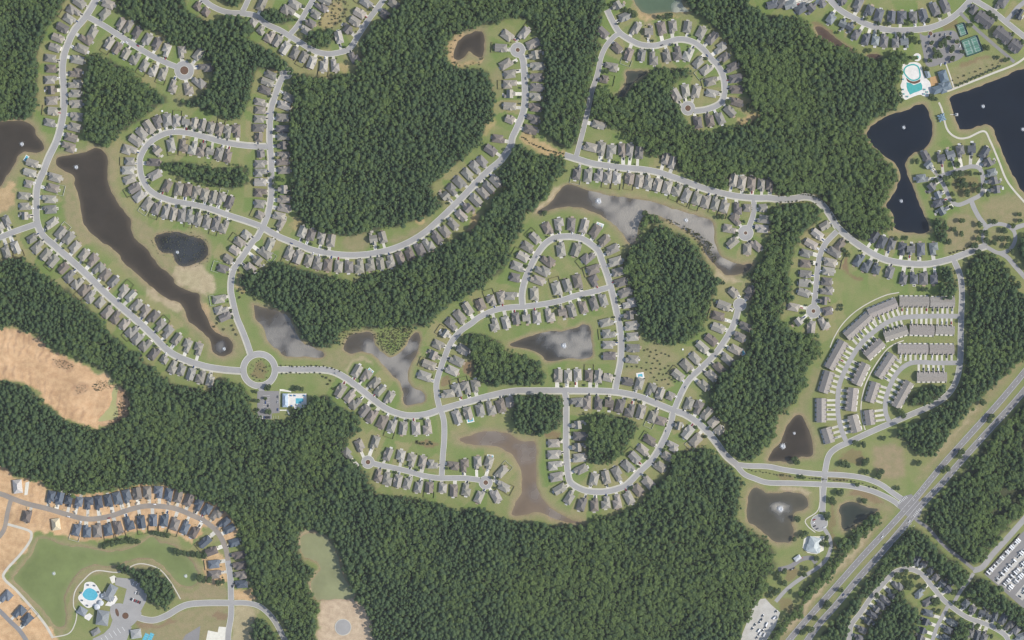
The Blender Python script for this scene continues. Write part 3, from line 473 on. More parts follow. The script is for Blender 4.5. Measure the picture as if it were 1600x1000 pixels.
for kind, st, poly in PATCH:
    line = spline(poly, 8, True); s = window(line, 12)
    if s is None: continue
    d = seg_dist(WX[s], WY[s], line); d = np.where(inside(WX[s], WY[s], line), d, -d)
    soft = {'dirt': 3., 'mulch': 2.5, 'tan': 9., 'sand': 5.}[kind]
    A[kind][s] = np.maximum(A[kind][s], np.clip(.5+d/soft, 0, 1)*st)
for sh, lab, poly in FORESTS:
    s = window(poly, 12)
    d = seg_dist(WX[s], WY[s], poly); d = np.where(inside(WX[s], WY[s], poly), d, -d)
    A['floor'][s] = np.maximum(A['floor'][s], np.clip(.55+d/5, 0, 1))

# ------------------------------------------------------------------ roads: centre lines first
RD = {}
for key, lab, w, mat, pts, kerb, sw in ROADS:
    c = spline(pts, 3.0); RD[key] = dict(c=c, w=w, t=tangents(c), lab=lab, mat=mat, kerb=kerb, sw=sw)
ROAD_PTS = np.concatenate([d['c'] for d in RD.values()]); ROAD_W = np.concatenate([np.full(len(d['c']), d['w']) for d in RD.values()])
ROAD_K = sum([[k]*len(d['c']) for k, d in RD.items()], [])
def on_road(p, skip=None, pad=0.0):
    m = np.hypot(ROAD_PTS[:,0]-p[0], ROAD_PTS[:,1]-p[1]) < ROAD_W/2 + pad
    for i in np.where(m)[0]:
        if ROAD_K[i] != skip: return True
    for (cx, cy), ro, ri, lab in CULS:
        if math.hypot(cx-p[0], cy-p[1]) < ro + pad: return True
    return math.hypot(405-p[0], 578-p[1]) < 29.3 + pad if skip != 'ring' else False

# ------------------------------------------------------------------ houses: measured positions per row
# row: (street-side name, start landmark, palette, footprint scale, road keys it faces, [points])
B, G, N_ = 'brown', 'grey', 'slate'
ROWS = [
 ("west row of the northwest avenue","top edge",B,1,T(0,0,[(500,20),(460,70),(435,120),(395,175),(365,240),(345,300),(320,365),(325,430),(318,500),(325,565),(328,630),(335,695),(315,768)])),
 ("east row of the northwest avenue","northern corner",B,1,T(0,0,[(585,200),(540,245),(510,305),(485,375),(475,455),(470,525),(470,585),(475,650),(480,730),(465,795),(445,860),(430,920)])),
 ("north row of the northwest cul-de-sac","avenue corner",B,1,T(0,0,[(675,25),(655,90),(755,150),(800,170),(855,205),(920,250),(980,275),(1040,315),(1140,325),(1240,340),(1285,425),(1245,515),(1180,555),(1085,540)])),
 ("south row of the northwest cul-de-sac","avenue corner",B,.95,T(0,0,[(685,270),(735,300),(790,335),(845,365),(905,410),(960,440),(1020,460)])),
 ("outer row of the hairpin street","top-right end",B,1.05,T(0,0,[(1477,820),(1420,825),(1370,812),(1318,800),(1265,785),(1215,775),(1163,765),(1105,760),(1047,752),(990,765),(935,795),(890,835),(850,880),(810,940)])+T(0,250,[(815,10),(805,65),(815,120),(845,175),(875,225),(925,275),(980,300),(1037,320),(1085,335),(1137,345),(1190,350),(1240,370),(1295,385),(1350,395),(1400,415)])),
 ("inner row of the hairpin street","top-right end",B,1,T(0,0,[(1425,975),(1370,960),(1315,945),(1258,935),(1205,925),(1150,910),(1070,905),(985,940)])+T(0,250,[(960,15),(970,95),(1045,165),(1118,185),(1175,190),(1228,205),(1280,220),(1333,235),(1385,245),(1435,265)])),
 ("west row of the north-south street","turning head",B,1,T(400,0,[(95,470),(75,515),(60,565),(30,640),(30,690),(25,745),(20,800),(20,860),(30,960)])+T(400,250,[(30,25),(30,80),(30,140),(30,205),(25,275),(25,345)])+T(0,250,[(1540,470),(1500,515),(1470,565),(1430,620),(1395,680),(1375,870),(1385,935),(1410,980)])),
 ("east row of the north-south street","turning head",B,1,T(400,0,[(205,610),(175,660),(165,735),(165,805),(170,855),(170,910),(170,970)])+T(400,250,[(165,15),(175,65),(175,185),(175,245),(175,300),(145,350),(155,400)])+[(422,382),(414,395),(403,407),(391,419)]),
 ("forest row of the long curving street","western crossing",B,1,T(400,250,[(290,450),(345,470),(407,485),(470,505),(735,495),(793,485),(1185,225),(1228,185),(1272,140),(1325,90),(1372,45),(1415,10)])+[(767,235),(779,217),(797,187),(797,166),(797,147),(797,132),(797,116),(791,100),(783,75),(793,56)]),
 ("outer row of the long curving street","western crossing",B,1.03,T(400,250,[(210,580),(265,605),(330,625),(388,645),(450,655),(517,665),(582,667),(645,665),(712,655),(778,645),(838,635),(900,610),(960,585),(1025,558),(1080,530),(1130,485),(1180,445),(1230,400),(1282,345),(1325,300),(1372,250),(1420,205),(1455,170),(1497,130)])),
 ("east row of the small cul-de-sac","turning circle",B,1.05,T(800,0,[(75,210),(130,275),(145,345),(155,415),(150,485),(150,548),(145,605),(145,672),(130,745),(115,810)])),
 ("south row of the winding north street","western end",B,1,T(0,0,[(1240,40),(1290,75)])+T(400,0,[(-15,140),(35,190),(85,230),(135,255),(185,300),(245,330),(300,355),(350,390),(425,410),(495,410),(615,360)])),
 ("north row of the winding north street","western end",B,1,T(400,0,[(35,30),(245,30),(200,70),(430,5),(410,45),(370,90),(340,145),(310,190),(520,235),(575,185),(620,135),(650,85),(690,20)])),
 ("forest side of the winding north street","top edge",B,1,T(400,0,[(860,25),(805,90)])),
 ("outer row of the question-mark street","green pond",B,1,T(800,0,[(660,35),(705,105),(775,180),(855,200),(935,180),(1005,170),(1095,170),(1180,205),(1250,240),(1300,300),(1325,360),(1375,420),(1395,490),(1400,560),(1400,640),(1360,695),(1300,740),(1235,750),(1160,765)])),
 ("inner row of the question-mark street","climbing street",B,1,T(800,0,[(655,300),(730,340),(810,345),(885,365),(965,350),(1030,335),(1100,340),(1165,390),(1215,435),(1245,510),(1250,585),(1150,575),(1085,570),(1025,595)])),
 ("loose line along the climbing street","top fork",B,1,T(800,0,[(570,205),(620,420),(575,495),(540,780)])),
 ("north row of the collector road","climbing street",B,1.05,T(800,0,[(490,920),(555,930),(620,950),(685,940),(735,940),(795,955)])+[(1040,247),(1050,254),(1146,282),(1159,286),(1174,287),(1189,289),(1202,290)]),
 ("pond row of the collector road","western end",B,1.05,T(800,250,[(405,85),(475,95),(540,95),(597,105),(655,110),(735,115),(795,130),(852,140),(910,155),(970,170),(1030,185),(1090,220),(1155,240),(1210,260),(1270,270),(1328,290)])),
 ("ring of the pond-tail cul-de-sac","west corner",B,1,T(800,250,[(1410,305),(1470,300),(1400,370),(1360,430),(1380,515),(1470,555),(1525,535),(1560,430),(1575,370),(1565,300)])),
 ("outer row of the horseshoe loop","western foot",B,1.05,T(800,250,[(20,735),(35,665),(70,605),(100,545),(145,490),(222,430),(295,405),(370,405),(450,415),(520,445),(575,505),(625,560),(645,635),(660,700),(680,765),(705,830),(735,895),(735,970)])+T(800,500,[(745,35),(750,105),(755,175),(750,245)])),
 ("inner row of the horseshoe loop","western foot",B,1.05,T(800,250,[(140,840),(160,750),(190,690),(225,630),(305,560),(400,560),(475,610),(510,685),(515,755),(410,760),(345,785),(280,805)])),
 ("pond row below the crossing street","eastern corner",B,1,T(800,250,[(570,875),(510,895),(445,920),(372,940),(315,950),(238,970),(155,980),(90,985),(25,990)])+T(400,500,[(1562,15),(1490,30)])),
 ("west side of the horseshoe's lower leg","upper end",B,1,T(800,500,[(590,15),(605,85),(605,155),(610,225)])),
 ("forest row of the crossing street","upper end",B,1.05,T(400,250,[(1590,850),(1535,860),(1470,880),(1405,905),(1325,930),(1275,980)])+[(706,506),(696,521)]+T(400,500,[(1140,155),(1110,220),(1085,280),(1055,350)])),
 ("grove side of the crossing street","upper end",B,1.05,T(400,500,[(1295,185),(1255,255),(1225,315)])),
 ("pond row of the southern collector","roundabout end",B,1,T(400,500,[(630,320),(690,350),(740,395),(775,440),(835,485),(1200,460),(1255,440),(1310,425),(1375,410)])+T(800,500,[(290,350),(350,355),(410,345),(480,350),(540,355),(600,360),(720,385),(795,400),(870,435),(925,460),(990,475),(1105,525),(1160,545),(1215,585),(1255,640),(1295,690)])),
 ("forest row of the southern collector","roundabout end",B,1.05,T(400,500,[(530,440),(590,475),(620,520),(680,565),(725,600),(790,635),(850,660),(920,675),(1000,675),(1070,670),(1255,605),(1325,580),(1400,560),(1470,550),(1530,535),(1585,510)])+T(800,500,[(405,515),(468,515),(540,520),(608,520),(675,535),(735,565),(805,570),(880,600),(930,630),(1040,660),(1100,700),(1150,750)])),
 ("field side of the eastern-wood street","southern corner",B,1.05,T(800,500,[(1040,345),(1090,285),(1145,240),(1190,170),(1245,125),(1290,50)])+T(800,250,[(1290,975),(1325,910),(1385,830)])),
 ("wood side of the eastern-wood street","southern corner",B,1,T(800,500,[(1195,405),(1245,345),(1295,300),(1345,245),(1395,185),(1420,105),(1455,40)])+T(800,250,[(1480,830)])),
 ("pond side of the southern loop","northern end",B,1.05,T(800,500,[(265,770),(265,840),(270,910),(280,980)])+T(800,750,[(300,55),(360,110),(435,150),(515,155),(585,140),(655,135),(730,110),(785,60),(850,15)])+T(800,500,[(925,915),(970,850),(1000,790)])),
 ("grove side of the southern loop","northern end",B,1.05,T(800,500,[(410,655),(420,725),(410,795),(420,860),(430,935)])+[(928,749),(947,746),(965,740),(981,729),(992,715),(1005,703),(1016,688)]),
 ("north row at the southern forest edge","west circle",B,1,T(400,500,[(575,835),(650,785),(745,765),(825,840),(905,850),(970,875),(1040,890),(1105,900),(1230,910),(1305,910),(1385,890),(1455,890),(1535,950)])),
 ("south row at the southern forest edge","west circle",B,1,[(592,743),(606,748),(622,751),(637,754),(654,760),(671,761),(692,762),(709,766),(729,765),(749,776),(775,775),(786,760)]),
 ("western block above the stub street","stub street",B,.95,T(0,250,[(160,350),(160,290),(155,225),(180,150),(190,80),(205,20)])),
 ("pond side of the western avenue bend","upper end",B,1,T(0,250,[(345,110),(330,175),(310,245),(315,310)])),
 ("pond-side row of the southwest avenue","stub corner",B,.98,T(0,250,[(325,395),(380,455),(430,490),(470,545),(525,595),(580,625),(620,680),(660,720),(710,760),(770,820),(820,850),(855,910),(905,945)])+[(240,495),(250,508),(262,518)]+T(0,500,[(1105,120),(1170,160),(1240,180)])),
 ("forest-side row of the southwest avenue","stub corner",B,1,T(0,250,[(205,490),(240,545),(290,590),(335,630),(400,675),(440,730),(485,770),(530,810),(570,855),(630,890),(675,950)])+[(182,496),(195,506)]+T(0,500,[(825,70),(860,115),(910,155),(965,210),(1030,245),(1085,295),(1135,310),(1195,335),(1255,355),(1315,375)])),
 ("cluster along the stub street","avenue corner",B,.95,T(0,250,[(45,385),(100,545),(40,575),(5,420)])),
 ("north row of the building site","western end",N_,1,T(0,750,[(320,105),(375,115),(430,130),(495,140),(557,145),(618,140),(678,130),(735,115),(795,100),(860,85),(922,80),(990,75),(1055,90),(1115,105),(1180,125),(1240,150),(1295,185),(1355,215),(1405,265),(1435,305),(1465,390),(1490,470),(1500,535),(1505,595),(1510,650)])),
 ("pond row of the building site","western end",N_,1,T(0,750,[(170,225),(480,310),(545,320),(610,315),(675,310),(740,295),(810,270),(885,260),(960,250),(1028,250),(1095,275),(1160,295),(1215,325),(1285,385),(1325,445),(1340,525),(1345,590)])),
 ("southwest corner of the building site","broad walk",N_,1,T(0,750,[(40,730),(125,825),(170,870)])),
 ("west row of the east cul-de-sac","collector corner",B,1,T(1200,250,[(355,410),(310,465),(270,525),(240,585),(240,648),(235,712),(230,770),(225,830),(160,920)])+T(1200,500,[(190,10),(270,45),(350,20)])),
 ("east row of the east cul-de-sac","collector corner",B,1.03,T(1200,250,[(450,530),(410,575),(385,640),(375,695),(365,760),(365,815),(350,880),(370,945)])),
 ("lake row of the eastern collector","wood edge",G,1,T(1200,250,[(660,480),(710,515),(770,530),(835,555),(890,560),(955,560),(1035,555)])),
 ("swale row of the eastern collector","wood edge",G,1,T(1200,250,[(565,625),(615,660),(675,680),(760,700),(845,740),(910,740),(970,740),(1035,740)])),
 ("west shore of the lakeside pocket","northern tip",G,1,T(1200,0,[(1140,970),(1080,990),(985,980)])+T(1200,250,[(1000,30),(960,115),(1020,170),(1060,220),(1065,270),(1085,320)])),
 ("east shore of the lakeside pocket","northern tip",G,1,T(1200,0,[(1200,945),(1270,935),(1350,955)])+T(1200,250,[(1375,15),(1395,80),(1410,130),(1425,185)])),
 ("upper row of the northeast bend","western end",G,1.05,T(1200,0,[(340,20),(460,5),(560,30),(630,70),(690,100),(770,110),(835,110),(905,110),(970,100),(1040,60),(1105,40)])),
 ("forest row of the northeast bend","western end",G,1,T(1200,0,[(30,30),(85,25),(140,30),(208,55),(270,50),(395,115),(465,150),(510,170),(550,215),(610,245),(670,250),(725,255),(795,265),(850,260)])),
 ("top right corner block","northeast alley",G,1.2,T(1200,0,[(1280,60),(1460,20),(1570,90)])),
 ("forest row of the southeast street","tan roof end",G,.85,T(1200,750,[(930,505),(970,525),(1010,570),(1045,610),(1085,645),(1125,680),(1230,775),(1275,810),(1335,830),(1375,850),(1415,855),(1465,870),(1510,910),(1545,940)])),
 ("inner row of the southeast street","upper bend",G,.85,T(1200,750,[(950,705),(1000,760),(1000,830),(985,885),(965,940),(950,985)])),
 ("highway row of the southeast street","upper bend",G,.85,T(1200,750,[(810,660),(765,710),(730,750),(705,780),(675,805),(650,840),(625,880),(585,935),(565,985)])),
 ("southern cluster of the southeast street","branch corner",G,.85,T(1200,750,[(1150,890),(1120,935),(1105,985),(1265,955),(1305,970),(1350,980),(1575,980)])),
]
HOUSES = []                                     # dict per house
for row, start, pal, sc, pts in ROWS:
    pts = [tuple(map(float, p)) for p in pts]
    for i, p in enumerate(pts):
        d = np.hypot(ROAD_PTS[:,0]-p[0], ROAD_PTS[:,1]-p[1]) - ROAD_W/2; j = int(np.argmin(d)); q = ROAD_PTS[j]; gap = d[j]
        dirv = np.array([q[0]-p[0], q[1]-p[1]])
        for (cx, cy), ro, ri, lab in CULS:
            g = math.hypot(cx-p[0], cy-p[1])-ro
            if g < gap : gap = g; dirv = np.array([cx-p[0], cy-p[1]])
        # blend with row direction so that houses on straights stand parallel
        a = pts[max(i-1, 0)]; b = pts[min(i+1, len(pts)-1)]; dirv = dirv/np.hypot(*dirv)
        if math.hypot(a[0]-b[0], a[1]-b[1]) < 46:
            tv = np.array([b[0]-a[0], b[1]-a[1]]); tv /= max(np.hypot(*tv), 1e-6); nv = np.array([-tv[1], tv[0]])
            if nv @ dirv < 0: nv = -nv
            if nv @ dirv > .8: dirv = dirv*.35 + nv*.65; dirv /= np.hypot(*dirv)
        near = min([math.hypot(p[0]-o[0], p[1]-o[1]) for o in pts if o != p] + [30])
        HOUSES.append(dict(p=p, f=dirv, gap=gap, pal=pal, sc=sc, row=row, start=start, i=i, near=near))
HXY = np.array([h['p'] for h in HOUSES])
# every lot keeps its own lawn tone
near_i = np.zeros(GX.shape, int); best = np.full(GX.shape, 1e9)
for k, h in enumerate(HOUSES):
    s = window([(h['p'][0], h['p'][1])], 32)
    if s is None: continue
    f, t = h['f'], np.array([-h['f'][1], h['f'][0]])
    dx, dy = MX[s]-h['p'][0], MY[s]-h['p'][1]
    d = np.maximum(np.abs(dx*t[0]+dy*t[1])*1.6, np.abs(dx*f[0]+dy*f[1]))     # lots are deeper than wide
    m = d < best[s]; best[s] = np.where(m, d, best[s]); near_i[s] = np.where(m, k, near_i[s])
tone = rng.beta(.9, .8, len(HOUSES))
A['lawn'] = np.where(best < 26, .12 + .88*tone[near_i], .42 + .35*vnoise(MX, MY, 60))
A['lawn'] = np.clip(A['lawn'] + (vnoise(MX, MY, 18)-.5)*.4, 0, 1)

nx, ny = len(gx), len(gy)
verts = np.stack([GX, GY, Z], -1).reshape(-1, 3)
idx = (np.arange(ny-1)[:, None]*nx + np.arange(nx-1)[None]).ravel()
quads = np.stack([idx, idx+1, idx+nx+1, idx+nx], -1)
gm = bpy.data.meshes.new('ground'); gm.vertices.add(len(verts)); gm.vertices.foreach_set('co', verts.ravel())
gm.loops.add(quads.size); gm.loops.foreach_set('vertex_index', quads.ravel())
gm.polygons.add(len(quads)); gm.polygons.foreach_set('loop_start', np.arange(len(quads))*4); gm.polygons.foreach_set('loop_total', np.full(len(quads), 4))
gm.update(); gm.validate()
for k, v in A.items():
    at = gm.attributes.new(k, 'FLOAT', 'POINT'); at.data.foreach_set('value', v.ravel().astype(np.float32))
gm.polygons.foreach_set('use_smooth', [True]*len(gm.polygons))
m, n, l, b = nmat('ground_cover', .97, .08); p = pos(n)
def attr(k):
    a = n.new('ShaderNodeAttribute'); a.attribute_name = k; return a.outputs['Fac']
n1 = noise(n, l, .11, 5, p); n2 = noise(n, l, .8, 3, p); n3 = noise(n, l, .025, 4, p)
def addm(a, b_, k):
    x = n.new('ShaderNodeMath'); x.operation = 'MULTIPLY_ADD'; l.new(b_, x.inputs[0]); x.inputs[1].default_value = k; l.new(a, x.inputs[2]); x.use_clamp = True; return x.outputs[0]
sub = n.new('ShaderNodeMath'); sub.operation = 'SUBTRACT'; l.new(n1, sub.inputs[0]); sub.inputs[1].default_value = .5
c = mixc(n, l, addm(attr('lawn'), sub.outputs[0], .7), (.265,.24,.112), (.15,.205,.06))
c = mixc(n, l, attr('tan'), c, mixc(n, l, ramp(n, l, n1, .3, .7), (.31,.235,.145), (.235,.205,.11)))
c = mixc(n, l, attr('sand'), c, mixc(n, l, ramp(n, l, n1, .35, .65), (.52,.41,.28), (.41,.31,.21)))
c = mixc(n, l, attr('dirt'), c, mixc(n, l, ramp(n, l, n3, .35, .65), mixc(n, l, ramp(n, l, n1, .35, .65), (.66,.445,.255), (.56,.35,.185)), mixc(n, l, ramp(n, l, n1, .4, .6), (.50,.33,.18), (.40,.25,.135))))
c = mixc(n, l, attr('mulch'), c, (.21,.12,.08))
c = mixc(n, l, attr('floor'), c, (.075,.085,.045))
c = mixc(n, l, .5, c, mixc(n, l, ramp(n, l, n2, .25, .75), (.5,.5,.5), (1.3,1.3,1.3)), 'MULTIPLY')
l.new(c, b.inputs['Base Color']); gm.materials.append(m)
tag(obj('ground', gm), 'broad ground of lawns, dry grass, bare soil and leaf litter', kind='structure')

# ------------------------------------------------------------------ water
WCOL = {'brown2': (.072,.062,.048), 'brown': (.047,.038,.028), 'dark': (.022,.023,.022), 'grey': (.048,.044,.036), 'grey2': (.075,.069,.05), 'tan': (.155,.115,.078), 'green2': (.085,.125,.075),
        'dgreen': (.035,.042,.033), 'navy': (.006,.010,.018), 'green': (.165,.20,.07), 'sage': (.235,.245,.125), 'mud': (.068,.043,.032), 'algae': (.36,.35,.15)}
WM = {}
RIP = {'green': .06, 'dark': .35, 'tan': .55}
def watermat(k):
    if k in WM: return WM[k]
    m, n, l, b = nmat('pond_water_'+k, .12, .5); p = pos(n); a = n.new('ShaderNodeAttribute'); a.attribute_name = 'ripple'; rf = a.outputs['Fac']
    c = WCOL[k]; s_ = n.new('ShaderNodeAttribute'); s_.attribute_name = 'shore'
    deep = mixc(n, l, ramp(n, l, noise(n, l, .022, 6, p, .65), .3, .7), tuple(x*1.12 for x in c), tuple(x*.78 for x in c))
    l.new(mixc(n, l, s_.outputs['Fac'], deep, tuple(x*.75+y for x, y in zip(c, (.07,.056,.036)))), b.inputs['Base Color'])
    def mr(v0, v1):
        x = n.new('ShaderNodeMapRange'); x.inputs['To Min'].default_value = v0; x.inputs['To Max'].default_value = v1; l.new(rf, x.inputs['Value']); return x.outputs[0]
    b.inputs['Specular Tint'].default_value = (1,.93,.80,1); l.new(mr(.10, .52), b.inputs['Roughness']); l.new(mr(1.33, 3.3), b.inputs['IOR'])
    nz = n.new('ShaderNodeTexNoise'); nz.inputs['Scale'].default_value = .8; nz.inputs['Detail'].default_value = 6; l.new(p, nz.inputs['Vector'])
    bp = n.new('ShaderNodeBump'); bp.inputs['Distance'].default_value = 1.5; l.new(mr(.02, .27), bp.inputs['Strength']); l.new(nz.outputs['Fac'], bp.inputs['Height'])
    l.new(bp.outputs[0], b.inputs['Normal']); WM[k] = m; return m
for (col, pts, fts, rips, bank, lab), line in zip(PONDS, POND_LINES):
    x0, y0 = line.min(0)-7; x1, y1 = line.max(0)+7; st = 4.0
    xs = np.arange(x0, x1+st, st); ys = np.arange(y0, y1+st, st); X, Y = np.meshgrid(xs, ys)
    ok = inside(X, Y, line) | (seg_dist(X, Y, line) < 4.8)
    idm = -np.ones(X.shape, int); v = []; f = []
    cells = ok[:-1,:-1] | ok[1:,:-1] | ok[:-1,1:] | ok[1:,1:]
    def vid(i, j):
        if idm[i, j] < 0: idm[i, j] = len(v); v.append((*P(X[i,j], Y[i,j]), WL))
        return idm[i, j]
    for i, j in zip(*np.where(cells)): f.append((vid(i+1,j), vid(i+1,j+1), vid(i,j+1), vid(i,j)))
    me = mesh('water', v, f, [watermat(col)]); va = np.array(v); wx, wy = va[:,0]+800, 500-va[:,1]
    rp = np.zeros(len(v))
    for rx, ry, rr in rips:
        d = np.hypot(wx-rx, wy-ry) + (vnoise(wx, wy, 12)-.5)*rr*.9+(vnoise(wx, wy, 5)-.5)*rr*.4; rp = np.maximum(rp, np.clip(1-(np.maximum(d,0)/(1.15*rr))**2, 0, 1)*RIP.get(col, 1))
    at = me.attributes.new('ripple', 'FLOAT', 'POINT'); at.data.foreach_set('value', rp.astype(np.float32))
    sd = seg_dist(wx, wy, line); ins = inside(wx, wy, line); sh_ = np.where(ins, np.clip(1-sd/(5+5*vnoise(wx, wy, 14)), 0, 1)**1.5, 1)*(.15 if col == 'navy' else .8)
    at = me.attributes.new('shore', 'FLOAT', 'POINT'); at.data.foreach_set('value', sh_.astype(np.float32))
    tag(obj('pond_water', me), lab, kind='structure')
# fountains
fm, fn_, fl, fb = nmat('spray', .6, .3); fb.inputs['Base Color'].default_value = (.82,.85,.87,1)
tp = fn_.new('ShaderNodeBsdfTransparent'); mx = fn_.new('ShaderNodeMixShader'); mx.inputs[0].default_value = .62
fl.new(fb.outputs[0], mx.inputs[1]); fl.new(tp.outputs[0], mx.inputs[2]); fl.new(mx.outputs[0], fn_['Material Output'].inputs['Surface'])
spr = MB()
for i in range(22):
    a = 2*math.pi*i/22+random.uniform(-.1,.1); r = random.uniform(.75, 1.0); prev = None
    for k in range(7):
        t = k/6; x = r*t; z = .55*4*t*(1-t)*.8+.02; w = .03+.07*t
        q = [(x*math.cos(a)-w*math.sin(a), x*math.sin(a)+w*math.cos(a), z), (x*math.cos(a)+w*math.sin(a), x*math.sin(a)-w*math.cos(a), z)]
        if prev: spr.add(prev+[q[1], q[0]], [(0,1,2,3)])
        prev = q
for i in range(150):
    a = random.uniform(0, 6.283); r = abs(random.gauss(0, .5)); s_ = random.uniform(.02,.06); x, y, z = r*math.cos(a), r*math.sin(a), random.uniform(.02,.35)
    spr.add([(x-s_,y-s_,z),(x+s_,y-s_,z),(x+s_,y+s_,z+.02),(x-s_,y+s_,z+.02)], [(0,1,2,3)])
spray_me = spr.me('spray', fm); fb_ = MB(); fb_.cyl(0,0,0,.05,.12,.09,10); float_me = fb_.me('float', M['rubber'])
FL = {'brown pond at the western edge with one round fountain':'fountain in the brown pond at the western edge'}
for col, pts, fts, rips, bank, lab in PONDS:
    for i, (x, y, s) in enumerate(fts):
        e = obj('fountain', None, None, (*P(x, y), WL+.05)); e.scale = (s*.56,)*3
        others = '' if len(fts) == 1 else (' '+('the smaller' if s < fts[1-i][2] else 'the larger')+' of two' if s != fts[0][2] or s != fts[-1][2] else (', western one' if x == min(q[0] for q in fts) else ', eastern one'))
        tag(e, 'white fountain jetting from the '+' '.join(lab.split()[:7])+others, 'fountain', 'pond fountains')
        obj('spray', spray_me, e)['kind'] = 'stuff'; obj('float', float_me, e)

# ------------------------------------------------------------------ road surfaces, kerbs, walks
used = []
def level(c, w):
    for L in range(12):
        if all(L != l2 or np.hypot(c[::2,None,0]-c2[None,::2,0], c[::2,None,1]-c2[None,::2,1]).min() > (w+w2)/2+3 for c2, w2, l2 in used):
            used.append((c, w, L)); return L
    return 12
def strip(c, o0, o1, z, mat, name, keep=None):
    t = tangents(c); nrm = np.stack([-t[:,1], t[:,0]], -1); a = c+nrm*o0; b = c+nrm*o1; v = []; f = []
    for i in range(len(c)): v += [(*P(*a[i]), z), (*P(*b[i]), z)]
    for i in range(len(c)-1):
        if keep is None or keep[i]: f.append((2*i, 2*i+2, 2*i+3, 2*i+1))
    me = mesh(name, v, f, [mat]); me.flip_normals() if len(me.polygons) and me.polygons[0].normal.z < 0 else None
    return me
def kerb_mb(mb, c, off, w, z, skip):
    t = tangents(c); nrm = np.stack([-t[:,1], t[:,0]], -1); a = c+nrm*off; b = c+nrm*(off+w*np.sign(off))
    for i in range(len(c)-1):
        mid = (a[i]+a[i+1]+b[i]+b[i+1])/4
        if on_road(mid, skip, .1): continue
        q = [P(*a[i]), P(*a[i+1]), P(*b[i+1]), P(*b[i])]
        mb.add([(*s, 0) for s in q]+[(*s, z) for s in q], [(4,5,6,7),(7,6,5,4)][:1]+[(0,1,5,4),(2,3,7,6)])
for key, d in RD.items():
    L = level(d['c'], d['w']); z = .08+.035*L
    tag(obj('road', strip(d['c'], -d['w']/2, d['w']/2, z, M[d['mat']], 'road')), d['lab'], kind='structure')
    if d['kerb']:
        mb = MB(); kerb_mb(mb, d['c'], d['w']/2, .8, z+.12, key); kerb_mb(mb, d['c'], -d['w']/2, .8, z+.12, key)
        me = mb.me('kerb', M['kerb'])
        if mb.f: tag(obj('kerb', me), 'pale concrete kerbs of the '+d['lab'], kind='structure')
    if d['sw']:
        mb = MB(); kerb_mb(mb, d['c'], (d['w']/2+1.0), 1.3, .16, key)
        if mb.f: tag(obj('pavement', mb.me('pavement', M['path'])), 'narrow concrete pavement beside the '+d['lab'], kind='structure')
for i, (lab, w, mat, pts) in enumerate(PATHS):
    tag(obj('path', strip(spline(pts, 3), -w/2, w/2, .13+.03*(i % 3), M[mat], 'path')), lab, kind='structure')
def disc(mb, cx, cy, r, z, n=40, mi=0):
    x, y = P(cx, cy); mb.add([(x+r*math.cos(2*math.pi*i/n), y+r*math.sin(2*math.pi*i/n), z) for i in range(n)], [tuple(range(n))], mi)
def ring(mb, cx, cy, r0, r1, z, n=48, mi=0, skip=None, zb=None):
    x, y = P(cx, cy)
    for i in range(n):
        a, b = 2*math.pi*i/n, 2*math.pi*(i+1)/n; mid = ((r0+r1)/2*math.cos((a+b)/2), (r0+r1)/2*math.sin((a+b)/2))
        if skip is not None and skip((cx+mid[0], cy-mid[1])): continue
        q = [(x+r0*math.cos(a), y+r0*math.sin(a)), (x+r1*math.cos(a), y+r1*math.sin(a)), (x+r1*math.cos(b), y+r1*math.sin(b)), (x+r0*math.cos(b), y+r0*math.sin(b))]
        mb.add([(*s, z) for s in q], [(0,1,2,3)], mi)
        if zb is not None: mb.add([(*q[0],zb),(*q[0],z),(*q[3],z),(*q[3],zb)], [(0,1,2,3)], mi); mb.add([(*q[1],zb),(*q[2],zb),(*q[2],z),(*q[1],z)], [(0,1,2,3)], mi)
def only_roads(p):
    return bool((np.hypot(ROAD_PTS[:,0]-p[0], ROAD_PTS[:,1]-p[1]) < ROAD_W/2+.1).any())
for (c, ro, ri, lab) in CULS:
    mb = MB(); disc(mb, *c, ro, .3); tag(obj('turning_circle', mb.me('turning_circle', M['asphalt'])), lab, kind='structure')
    mb = MB(); ring(mb, *c, ro, ro+1, .4, 56, 0, only_roads, 0); tag(obj('kerb', mb.me('kerb', M['kerb'])), 'round kerb of the '+lab, kind='structure')
    if ri:
        mb = MB(); ring(mb, *c, ri, ri+.8, .45, 40, 0, None, .3); disc(mb, *c, ri, .42, 30, 1)
        tag(obj('island', mb.me('island', M['kerb'], M['mulch'])), 'kerbed planted island in the '+lab, kind='structure')
mb = MB(); ring(mb, 405, 578, 20.5, 29, .32, 72); tag(obj('roundabout', mb.me('roundabout', M['asphalt'])), 'circular roadway of the large planted roundabout', kind='structure')
mb = MB(); ring(mb, 405, 578, 29, 30.1, .42, 72, 0, only_roads, 0); ring(mb, 405, 578, 19.6, 20.5, .42, 72, 0, None, 0)
tag(obj('kerb', mb.me('kerb', M['kerb'])), 'round kerbs of the large planted roundabout', kind='structure')

